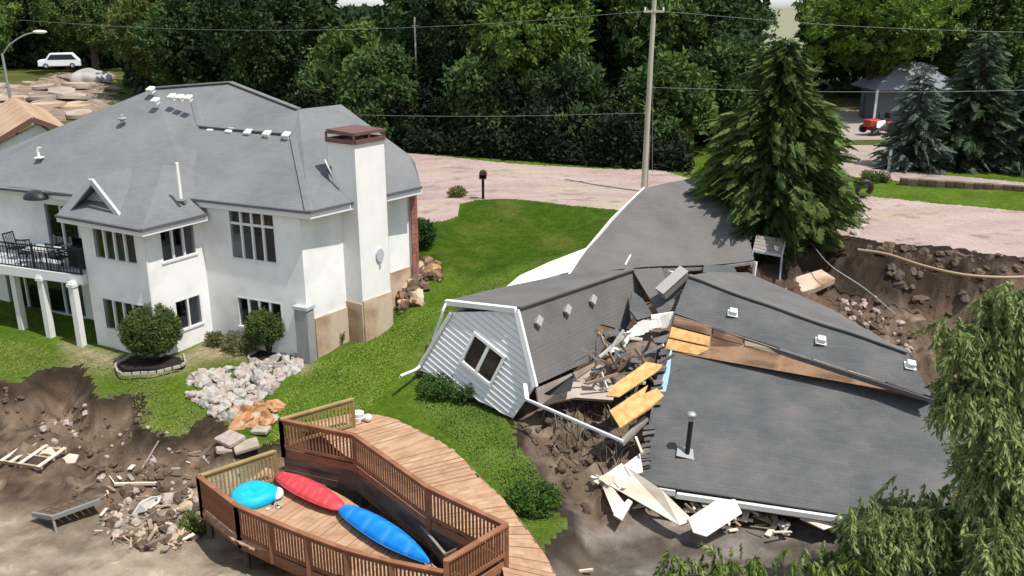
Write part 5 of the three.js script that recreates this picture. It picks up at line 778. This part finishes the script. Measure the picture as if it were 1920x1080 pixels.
{ const a = [25.47,-55.11], b = [29.35,-55.11], c = [32.59,-55.11], bl = [[.06, .095, .075], [.13, .185, .145]], b2 = [[.035, .07, .035], [.085, .14, .07]];
  conifer('blue_spruce', 'shorter pale blue spruce in front of the grey-roofed shed', a[0], a[1] - 1, 6.6, 5.0, { seed: 5, col: bl, n: 900, low: .03, droop: .2, len: .4, y0: 2.5, power: .75, ragged: .18 });
  conifer('blue_spruce', 'tallest blue-green spruce right of the shed', b[0], b[1] - 1.5, 8.6, 6.6, { seed: 6, col: b2, n: 1000, low: .03, droop: .2, len: .45, y0: 2.5, power: .75, ragged: .2 });
  conifer('blue_spruce', 'blue-green spruce cut by the right picture edge', c[0], c[1] - .5, 7.2, 6.2, { seed: 7, col: b2, n: 900, low: .03, droop: .2, len: .45, y0: 2.5, power: .75, ragged: .2 }); }
// the near tree at lower right: limbs with hanging leafy twigs
{
  const STR = [1, 2, 3].map(i => strandGeo(36, .62, .15, .05, 180 + i));
  const near = (name, label, base, H, limbsDef, nS, seed, col) => {
    const r = rngOf(seed), t = thing(name, label, 'tree'), limbs = [], lists = [[], [], []];
    limbs.push(taper([[0, -.4, 0], [.1, H * .35, 0], [-.1, H * .7, .1], [0, H, 0]], .2, .03, 8, 12));
    for (const [e, y0, w] of limbsDef) { const a = [0, y0, 0], m = [e[0] * .55, y0 + (e[1] - y0) * .75 + .35, e[2] * .55]; limbs.push(taper([a, m, e], .07 * w, .014, 6, 9)); const c = new THREE.CatmullRomCurve3([v3(a), v3(m), v3(e)]);
      const cnt = Math.round(nS * w); for (let i = 0; i < cnt; i++) { const u = .3 + .72 * Math.sqrt(r()), p = c.getPoint(Math.min(1, u)), sp = .75 * (1.15 - .5 * u); p.x += (r() - .5) * 2 * sp; p.y += (r() - .35) * 1.1 * sp; p.z += (r() - .5) * 2 * sp; const s = .55 + .75 * r(); lists[i % 3].push({ p, s: V(s, s * (.8 + .5 * r()), s), r: [(r() - .5) * 1.3, r() * 6.28, (r() - .5) * 1.3], c: mixc(mixc(col[0], col[1], r()), [.34, .4, .17], r() < .18 ? .8 : 0) }); } }
    mesh('trunk', limbs, M.bark, t); lists.forEach((l, i) => l.length && crown(t, STR[i], LEAF, l, 'crown')); t.position.set(...base); return t; };
  near('weeping_tree', 'near drooping green tree covering the lower right corner', [11.0, -2.7, -17.6], 8.2, [
    [[-.6, 9.2, .3], 6, 1], [[-1.6, 8.4, .4], 5.6, 1], [[.8, 8.6, -.4], 5.6, 1], [[2.0, 8.0, .2], 5, 1], [[-2.7, 3.9, 1.2], 3.4, 1.1], [[-2.4, 2.9, 2.2], 2.8, 1], [[-.8, 6.4, 1.4], 5, 1], [[.6, 6.6, 1.6], 5, 1], [[-1.2, 4.6, 2.4], 3.8, 1.2], [[.2, 4.4, 2.8], 3.6, 1.2], [[-3.0, 3.2, .4], 3, 1], [[1.6, 5.2, 2], 4, 1], [[-1.5, 3.0, 3.4], 2.6, .55], [[.6, 3.2, 3.6], 2.6, .55], [[-3.3, 4.3, 1.0], 3.6, .9], [[-3.6, 3.2, 1.6], 3, .9], [[-3.1, 2.4, 2.6], 2.4, .5], [[-1.6, 7.2, .8], 5.2, .9], [[-2.2, 1.9, 3.6], 2, .4], [[-.9, 5.6, 1.0], 4.4, 1], [[.3, 5.8, 1.2], 4.6, 1], [[1.2, 4.4, 2.2], 3.4, 1], [[1.8, 6.4, 1.0], 5, 1]], 300, 191, [[.14, .19, .06], [.31, .38, .14]]);
  near('sapling', 'leafy sapling tops rising at the bottom edge below the dark roof', [4.6, -2.2, -16.2], 2.9, [[[-.9, 2.7, -.2], 1.6, .45], [[.2, 3.0, .2], 1.8, .5], [[-.4, 2.3, .6], 1.4, .45], [[1.0, 2.5, .2], 1.5, .35]], 110, 193, [[.1, .16, .03], [.23, .31, .07]]);
  near('sapling', 'leafy sapling between the other sapling and the weeping tree', [6.9, -2.2, -16.4], 2.7, [[[-.4, 2.9, .1], 1.5, .45], [[.6, 3.0, 0], 1.6, .45], [[1.3, 2.4, .4], 1.4, .45]], 110, 195, [[.1, .17, .032], [.23, .32, .07]]);
}

// ------------------------------------------------------------------ poles, wires, street things
{ const b = [7.51,2.4,-49.82], t = thing('utility_pole', 'tall pale wooden utility pole beside the gravel road', 'utility pole'); mesh('pole', taper([[0, -1, 0], [.05, 5, 0], [.12, 10.8, 0]], .17, .12, 12, 8), M.poleWood, t); mesh('crossarm', bar([-.45, 9.6, .1], [.65, 9.6, .1], .1, .12), M.poleWood, t); for (const x of [-.38, .6]) mesh('insulator', cyl(x, 9.66, .1, .05, .04, .16, 8), M.plasticWhite, t); mesh('guy_wire', pipe([[.1, 8.6, 0], [1.1, -.2, -4]], .015, 4), M.galv, t); mesh('ground_pipe', pipe([[.19, 0, .05], [.2, 3, .05]], .03, 5), M.galv, t); t.position.set(b[0], b[1], b[2]);
  const wire = (label, a, c, sag, r = .007) => lone('overhead_wire', pipe([a, [(a[0] * 3 + c[0]) / 4, (a[1] * 3 + c[1]) / 4 - sag * .75, (a[2] * 3 + c[2]) / 4], [(a[0] + c[0]) / 2, (a[1] + c[1]) / 2 - sag, (a[2] + c[2]) / 2], [(a[0] + c[0] * 3) / 4, (a[1] + c[1] * 3) / 4 - sag * .75, (a[2] + c[2] * 3) / 4], c], r, 4, 40), M.galv, label, 'wire', null, a);
  const x = b[0], z = b[2]; wire('upper wire running left from the pole to the trees', [x - .3, 12.0, z], [-32, 11.4, -60], .8); wire('upper wire running right from the pole', [x + .5, 12.0, z], [45, 11.6, -44], .8); wire('lower wire running left across the dark trees', [x, 6.6, z], [-32, 6.8, -60], .7, .008); wire('lower wire running right past the spruce', [x, 8.0, z], [45, 9.4, -44], .6, .008); }
{ const b = [-7.05,2.4,-63.96], t = thing('thin_pole', 'thin grey pole among the dark trees right of the chimney', 'pole'); mesh('pole', taper([[0, -.3, 0], [0, 4, 0], [0, 9.2, 0]], .08, .06, 8, 4), M.poleWood, t); mesh('bracket', bar([-.2, 8.6, 0], [.2, 8.6, 0], .05), M.poleWood, t); t.position.set(b[0], 2.3, b[2] - 3); }
{ const p = [-56.72,2.4,-100.45], t = thing('street_lamp', 'grey street lamp with curved arm at the top left edge', 'street lamp'); const z = -60, x = -33.3, y = 2.3; mesh('pole', taper([[0, -.5, 0], [-.1, 4, 0], [-.15, 7.0, 0]], .12, .08, 10, 6), M.galv, t); mesh('arm', pipe([[-.15, 6.9, 0], [.4, 7.5, 0], [1.5, 8.15, 0], [2.3, 8.35, 0]], .05, 8), M.galv, t); mesh('lamp_head', new THREE.SphereGeometry(1, 14, 8).scale(.48, .12, .18).translate(2.55, 8.36, 0), M.ventWhite, t); t.position.set(x, y, z); }
{ const b = [-1.56,2.4,-47.03], t = thing('mailbox', 'dark rounded mailbox on a post at the lawn edge', 'mailbox'); mesh('post', block(0, .5, 0, .14, 1.1, .14), M.iron, t); mesh('box', [new THREE.CylinderGeometry(.2, .2, .5, 14).rotateX(Math.PI / 2).translate(0, 1.3, 0), rbox(0, 1.18, 0, .4, .26, .5, .03)], std([.07, .03, .03], .5), t); mesh('flag', bar([.22, 1.25, .1], [.22, 1.5, .1], .02, .06), M.red, t); t.position.set(...b); }
{ const t = thing('neighbour_house', 'white neighbour house with tan shingled gable roof at left edge', 'house');
  const pk = [-25.67,6.61,-48], lf = [-28.95,4.54,-46.5], rt = [-24.47,5.65,-49.5], bk = V(-7, 0, -11), far = p => [p[0] + bk.x, p[1], p[2] + bk.z], wl = [-28.98,4.46,-47], wr = [-25.15,5.19,-49.4], wp = [pk[0], pk[1] - .45, pk[2] - .4];
  mesh('wall', plate([[wl[0], .5, wl[2]], [wr[0], .5, wr[2]], wr, wp, wl], .2, [.3, 0, .9]), M.stucco, t);
  mesh('wall', [plate([[wr[0], .5, wr[2]], wr, far(wr), far([wr[0], .5, wr[2]])], .2, [1, 0, 0]), plate([[wl[0], .5, wl[2]], wl, far(wl), far([wl[0], .5, wl[2]])], .2, [-1, 0, 0])], M.stucco, t);
  mesh('roof', plate([lf, pk, far(pk), far(lf)], .15), M.roofTan, t); mesh('roof', plate([pk, rt, far(rt), far(pk)], .15), M.roofTan, t);
  mesh('rake_board', [bar(lf, pk, .1, .26).translate(0, -.14, .06), bar(pk, rt, .1, .26).translate(0, -.14, .06)], M.copper, t);
  const wc = [-27.01,4.59,-47.6]; const w = mesh('window', block(wc[0], wc[1], wc[2] + .12, .9, .6, .1, .12), M.trim, t); mesh('pane', block(wc[0], wc[1], wc[2] + .18, .74, .46, .04, .12), M.black, w); settle(t, [pk[0], .5, pk[2]]); }
function car(name, label, cat, x, y, z, ry, paint, o = {}) {
  const { L = 4.6, W = 1.85, Hh = 1.6, tip = 0 } = o, t = thing(name, label, cat), s = new THREE.Shape();
  s.moveTo(-L / 2, .35); s.lineTo(-L / 2, .95); s.quadraticCurveTo(-L / 2 + .05, 1.05, -L / 2 + .9, 1.08); s.lineTo(-L / 2 + 1.5, Hh - .05); s.quadraticCurveTo(-L / 2 + 1.7, Hh, L / 2 - .8, Hh); s.lineTo(L / 2 - .12, 1.1); s.lineTo(L / 2, .95); s.lineTo(L / 2, .35); s.closePath();
  mesh('body', new THREE.ExtrudeGeometry(s, { depth: W - .16, bevelEnabled: true, bevelSize: .08, bevelThickness: .08, bevelSegments: 2 }).translate(0, 0, -W / 2 + .08), paint, t);
  const sw = new THREE.Shape(); sw.moveTo(-L / 2 + 1.1, 1.12); sw.lineTo(-L / 2 + 1.58, Hh - .12); sw.lineTo(L / 2 - .85, Hh - .12); sw.lineTo(L / 2 - .3, 1.12); sw.closePath(); mesh('side_window', [1, -1].map(k => new THREE.ExtrudeGeometry(sw, { depth: .02, bevelEnabled: false }).translate(0, 0, k > 0 ? W / 2 - .005 : -W / 2 - .015)), M.black, t);
  mesh('windshield', plate([[-L / 2 + .93, 1.12, -W / 2 + .15], [-L / 2 + 1.5, Hh - .06, -W / 2 + .2], [-L / 2 + 1.5, Hh - .06, W / 2 - .2], [-L / 2 + .93, 1.12, W / 2 - .15]], .03, [-1, 1, 0]).translate(-.06, .03, 0), M.black, t);
  for (const dx of [-L / 2 + .85, L / 2 - .9]) for (const k of [1, -1]) { const w = mesh('wheel', new THREE.CylinderGeometry(.34, .34, .24, 18).rotateX(Math.PI / 2).translate(dx, .34, k * (W / 2 - .1)), M.black, t); mesh('rim', new THREE.CylinderGeometry(.2, .2, .02, 14).rotateX(Math.PI / 2).translate(dx, .34, k * (W / 2 + .03)), M.metal, w); }
  for (const k of [1, -1]) mesh('headlight', rbox(-L / 2 - .06, .85, k * .62, .06, .16, .34, .02), M.metal, t);
  t.position.set(x, y, z); t.rotation.set(0, ry, tip); return t;
}
car('white_van', 'pale blue-white vehicle stranded above broken ground at top left', 'vehicle', -61.5, 4.2, -124, .35, std([.72, .77, .82], .4), { Hh: 1.9, L: 5 });
{ const g = new THREE.SphereGeometry(1, 26, 12, 0, Math.PI * 2, 0, Math.PI / 2), p = g.attributes.position; for (let i = 0; i < p.count; i++) { const k = .75 + .5 * vnoise(p.getX(i) * 3 + 5, p.getZ(i) * 3 + p.getY(i) * 2, 9); p.setXYZ(i, p.getX(i) * 3.4 * k, p.getY(i) * 2.1 * k, p.getZ(i) * 2 * k); } g.computeVertexNormals(); const m = lone('pale_tarpaulin', g, M.ventGrey, 'pale draped heap beside the stranded vehicle at top left', 'tarpaulin'); m.position.set(-56.2, 2.6, -121); m.scale.set(.8, .7, .8); }
{ const r = rngOf(201), t = thing('broken_pavement', 'cracked pinkish pavement slabs on the washed-out ground at top left', 'pavement slabs'); for (let i = 0; i < 30; i++) { const z = rr(-122, -82, r), x = z * rr(.47, .6, r), s = rr(.9, 2.4, r), g = new THREE.CylinderGeometry(s, s * 1.02, .35, 5 + Math.floor(r() * 3)); mesh('slab', g, i % 3 ? M.concrete : M.footing, t).position.set(x, 2.5 + rr(-.1, .5, r), z); const m = t.children[i]; m.scale.z = .6 + r() * .4; m.rotation.set(rr(-.14, .14, r), r() * 6, rr(-.14, .14, r)); } settle(t, [-47, 2.4, -90]); }
{ const t = thing('grey_shed', 'shed with grey hipped roof behind the pale blue spruce', 'shed'), X = 34.6, z = -78; mesh('wall', [block(X + 1.6, 3.8, z - 3, 6.6, 2.9, .2), block(X - 1.6, 3.8, z - 5, .2, 2.9, 4), block(X + 4.9, 3.8, z - 5, .2, 2.9, 4), block(X + 1.6, 3.8, z - 7, 6.6, 2.9, .2)], std([.1, .12, .14], .8), t); const a = [X - 2.4, 5.2, z - 2], b = [X + 5.8, 5.2, z - 2], c = [X + 5.8, 5.2, z - 8], d = [X - 2.4, 5.2, z - 8], e = [X + .8, 7.4, z - 5], f = [X + 2.8, 7.4, z - 5]; mesh('roof', [plate([a, b, f, e], .12), plate([a, d, e], .12, [-1, 1, 0]), plate([b, c, f], .12, [1, 1, 0]), plate([d, c, f, e], .12)], M.roofFar, t); mesh('corner_post', [block(X - 2.2, 3.8, z - 2.1, .18, 2.8, .18)], M.trim, t); settle(t, [X + 1.6, 2.4, z - 5]); }
{ const t = thing('red_mower', 'red riding mower parked in front of the grey shed', 'riding mower'), rd = std([.4, .04, .035], .45); mesh('hood', rbox(-.55, .65, 0, .95, .5, .7, .1), rd, t); mesh('deck', rbox(0, .25, 0, 1.3, .16, 1.1, .06), rd, t); mesh('fender', rbox(.5, .62, 0, .8, .22, 1.0, .08), rd, t); mesh('seat', [rbox(.45, .85, 0, .5, .14, .5, .05), rbox(.7, 1.05, 0, .14, .45, .5, .05)], M.black, t); mesh('steering_wheel', [new THREE.TorusGeometry(.18, .025, 6, 16).rotateY(1.0).translate(.0, 1.08, 0), bar([-.12, .8, 0], [0, 1.08, 0], .04)], M.black, t); for (const [dx, rd2] of [[-.75, .26], [.6, .36]]) for (const k of [1, -1]) mesh('wheel', new THREE.CylinderGeometry(rd2, rd2, .22, 16).rotateX(Math.PI / 2).translate(dx, rd2, k * .52), M.black, t); const p = [29.69,2.4,-72.36]; t.position.set(p[0], 2.45, p[2]); t.rotation.y = .4; t.scale.setScalar(1.25); }
loosePlate('white_bag', [[29.2, 3.5, -71.4], [29.8, 3.6, -71.4], [29.9, 3.0, -71.2], [29.1, 3.0, -71.2]], .4, M.plasticWhite, 'small white bundle on the red mower', 'bundle', null, [0, 0, 1]);
{ const b = [23.6,2.5,-55.11], t = thing('driveway_post', 'white post with small sign at the drive entrance before the spruces', 'post'); mesh('post', block(0, .6, 0, .14, 1.3, .14), M.plasticWhite, t); mesh('cap', new THREE.ConeGeometry(.12, .14, 4).translate(0, 1.32, 0), M.plasticWhite, t); mesh('bracket', block(.3, .5, 0, .5, .3, .06), M.greyWood, t); t.position.set(...b); }
{ const a = [22.49,2.42,-50.83], b = [28.74,2.42,-48.22], t = thing('stone_kerb', 'long dark low kerb at the far side of the road on the right', 'kerb'); const A = v3(a), B = v3(b); for (let i = 0; i < 14; i++) { const p = A.clone().lerp(B, i / 14), q = A.clone().lerp(B, (i + .95) / 14); mesh('kerb_stone', bar([p.x, p.y + .1, p.z], [q.x, q.y + .1, q.z], .5, .5), [M.mudClod, M.fasciaDark, M.mudClod][i % 3], t); } settle(t, a); }
{ const p = [21.44,2.39,-51.79], t = thing('ditch_plant', 0, 0); scene.remove(t); shrub('ditch_plant', 'dark green low plant at the foot of the white driveway post', p[0], p[2], 1.6, .45, { seed: 14, n: 70, stem: .02, size: .4, cat: 'plant' }); }
lone('exposed_pipe', pipe([[14.56,2.5,-36.03], [15.59,2.42,-35.65], [16.74,2.2,-34.65], [17.89,2.08,-33.84], [19.21,2.05,-33.51], [21.09,2.1,-33.49]], .06, 8, 40), M.timber, 'long pale exposed pipe hanging across the dark bank at right', 'pipe', null, [16.9,2.1,-34.99]);
lone('thin_cable', pipe([[13.22,2.3,-37.93], [13.37,1.9,-35.52], [14.38,1.3,-34.47], [15.12,.7,-32.89]], .025, 6, 30), M.galv, 'thin grey cable slanting down the pit slope beside the spruce', 'cable', null, [15.25,.6,-33.18]);
lone('white_scrap', [bar([21.23,.05,-36.7], [21.54,.4,-36.83], .16, .1)], M.plasticWhite, 'white scrap standing in the dark pit at the right', 'scrap', null, [21.24,0,-36.7]);
loosePlate('tan_turf_slab', [[11.41,.9,-35.35], [12.11,1.2,-36.28], [13.41,1.4,-36.82], [13.8,1.2,-36.13], [12.76,1,-35.41], [11.76,.85,-35]], .25, M.footing, 'tan slab of soil on the pit slope below the spruce', 'soil slab');
{ const p = [18.72,2.34,-47.16]; const g = new THREE.TorusGeometry(.36, .14, 10, 22).scale(1, 1.1, 1); lone('tyre', [g.rotateX(.3).translate(p[0] + .3, p[1] + .55, p[2])], M.black, 'dark tyre standing on the gravel right of the spruce', 'tyre', null, p); }
stones('fallen_rocks', 'pale stones on the ground at the foot of the spruce near the road', 'stones', [[14.8,-39.08], [15.78,-41.5], [17.18,-42.14], [15.85,-39]], 12, .15, .4, [M.rockA, M.paleStone], 41);

// ------------------------------------------------------------------ wreckage in the mud at left
function pallet(name, label, a, ry, rx) { const t = thing(name, label, 'pallet'); for (const z of [-.48, 0, .48]) mesh('stringer', block(0, 0, z, 1.7, .1, .07), M.timber, t); for (let i = 0; i < 5; i++) if (i !== 3) mesh('slat', block(-.78 + i * .39, .07, 0, .13, .03, 1.1), M.paleWood, t); mesh('slat', block(.0, -.07, 0, .13, .03, 1.1), M.paleWood, t); t.position.set(...a); t.rotation.set(rx, ry, .1); }
{ const p = [-15.2,-1.59,-25.19]; pallet('wooden_pallet', 'pale broken pallet lying flat on the mud at far left', [p[0], p[1] + .24, p[2]], -.35, .12); }
loosePlate('cream_board', [[-15.26,-1.36,-25.39], [-14.81,-1.2,-25.53], [-14.53,-1.31,-25.3], [-14.73,-1.47,-25.18]].map(p => p), .05, M.paleWood, 'cream board scrap on top of the pallet edge', 'board');
loosePlate('cream_board', [[-14.44,-1.52,-25.26], [-14.12,-1.31,-25.3], [-13.79,-1.31,-25.22], [-13.88,-1.53,-25.08], [-14.19,-1.6,-25.06]], .05, M.paleWood, 'cream board scrap just right of the pallet', 'board');
{ const t = thing('dock_section', 'grey tilted dock section with one leg at lower left', 'dock section'); const a = [-13.77,-1.6,-22.28], b = [-12.99,-1.45,-21.87], c = [-11.93,-1.35,-22.64], d = [-14.1,-1.7,-23.13]; const A = [v3(a), v3(b), v3(c), v3([-12.68,-1.6,-23.36])];
  for (let i = 0; i < 7; i++) { const s = i / 7, e = (i + .92) / 7; mesh('plank', plate([A[1].clone().lerp(A[2], s), A[1].clone().lerp(A[2], e), A[0].clone().lerp(A[3], e), A[0].clone().lerp(A[3], s)].map(p => p.toArray()), .05), M.mudClod, t); }
  mesh('edge_beam', bar(b, c, .07, .13).translate(0, -.03, .05), M.galv, t); mesh('edge_beam', bar(a, b, .07, .13).translate(0, -.03, .02), M.galv, t); mesh('leg', bar(b, [b[0] + .12, -2.1, b[2] + .12], .06), M.galv, t); settle(t, a); }
loosePlate('white_sheet', [[-11.02,-1.82,-22.55], [-10.84,-1.53,-22.65], [-10.62,-1.52,-23.01], [-10.48,-1.67,-23.33], [-10.49,-1.77,-23.13], [-10.73,-1.84,-22.77]], .06, M.drywall, 'bright white torn sheet on the debris between dock section and deck', 'sheet');
lone('long_pole', bar([-12.06,-1.54,-23.79], [-10.61,-1.53,-23.82], .08), M.paleWood, 'long pale pole lying level on the mud', 'pole', null, [-11.4,-1.63,-23.94]);
lone('leaning_branch', taper([[-11.6,-1.58,-24.36], [-11.43,-1.29,-24.74], [-11.15,-.79,-25.16]], .05, .03, 6, 6), M.greyWood, 'dark branch leaning on the torn bank under the lawn tongue', 'branch', null, [-11.6,-1.58,-24.36]);
lone('dark_beam', bar([-10.2,-1.9,-20.94], [-9.68,-1.89,-21.49], .14, .12), M.fasciaDark, 'dark wet beam in the mud left of the deck', 'beam', null, [-10.25,-1.97,-21.04]);
{ const P = [[-12.02,-22.7], [-11.78,-23.66], [-10.18,-24.16], [-9.56,-23.96], [-8.9,-21.66], [-9.64,-20.88], [-11.48,-21.78]];
  stones('mud_debris', 'scatter of pale rubble and clods between dock section and deck', 'rubble', P, 150, .04, .2, [M.concrete, M.footing, M.mudClod, M.mudClod, M.rockB], 43);
  stones('mud_clods', 'scattered clods and small stones over the mud slope below the lawn', 'clods', [[-18.04,-27.68], [-14.47,-27.91], [-12.54,-27.13], [-8.96,-24.73], [-10.33,-24.14], [-12.96,-23.4], [-16.22,-25.03]], 150, .03, .14, [M.mudClod, M.mudClod, M.mudClod, M.mudClod, M.rockB], 44, .2);
  stones('mud_clods', 'clods and roots on the mud mound between turf tongue and dark roof', 'clods', [[.35,-26.35], [1.81,-27.34], [3.4,-26.93], [3.77,-25.51], [2.44,-23.94], [2.14,-22.09], [1.3,-23.89]], 110, .04, .17, [M.mudClod, M.mudClod, M.bark], 45, .25);
  stones('pit_clods', 'reddish clods at the dark pit behind the fallen roof', 'clods', [[13.53,-35.52], [15.59,-36.13], [15.8,-32.24], [14.8,-30.85], [14.05,-33.22]], 90, .05, .2, [M.mudClod, M.mudClod, M.mudClod, M.rockB], 46, .25);
  stones('bank_clods', 'dark clods on the torn bank under the road edge at right', 'clods', [[15.46,-38.04], [18.38,-36.75], [21.21,-35.03], [21.32,-34.6], [17.23,-34.54], [16.12,-36.28]], 80, .05, .26, [M.mudClod, M.mudClod, M.fasciaDark], 47, -.25);
  { const q = rngOf(221), d = thing('board_litter', 'litter of broken pale boards, sticks and scraps on the mud between dock section and deck', 'debris pile'); const PL = [[-12.96,-23.4], [-11.92,-24.42], [-10.3,-25.11], [-9.64,-24.25], [-8.88,-21.67], [-9.56,-20.67], [-11.38,-21.54]]; for (let i = 0; i < 110; i++) { const [x, z] = inPoly(PL, q), y = ground(x, z) + rr(.02, .14, q), a = q() * 6.28, l = rr(.1, .55, q); mesh(i % 3 ? 'stick' : 'board', bar([x, y, z], [x + Math.cos(a) * l, y + rr(-.06, .14, q), z + Math.sin(a) * l], i % 3 ? rr(.02, .04, q) : rr(.06, .16, q), .03), [M.greyWood, M.mudClod, M.timber, M.mudClod, M.footing, M.paleWood][Math.floor(q() * 5.6)], d); } settle(d, [P[0][0], ground(...P[0]), P[0][1]]); }
  const r = rngOf(211), t = thing('root_tangle', 'tangle of roots and sticks on the mud mound left of the dark roof', 'roots'); for (let i = 0; i < 120; i++) { const s = r(), x = .9 + 3.0 * r(), z = -25 - 5.5 * r(), y = ground(x, z) + .05, a = rr(.6, 2.4, r), l = rr(.4, 1.4, r); mesh('root', taper([[x, y, z], [x + Math.cos(a) * l * .5, y + .12, z + Math.sin(a) * l * .5], [x + Math.cos(a) * l, ground(x + Math.cos(a) * l, z + Math.sin(a) * l) + .03, z + Math.sin(a) * l]], rr(.015, .035, r), .008, 4, 4), [M.mudClod, M.greyWood, M.bark, M.timber][i % 4], t); } settle(t, [2.2, -1, -27]); }
lone('stick_rail', bar([1.38,-1.7,-19.6], [2.11,-1.7,-19.74], .06), M.paleWood, 'pale stick on wet mud at the bottom edge right of the deck', 'stick', null, [1.74,-1.8,-19.74]);

scene.traverse(o => { if (o.isMesh) { o.castShadow = true; o.receiveShadow = true; } });
renderer.render(scene, camera);
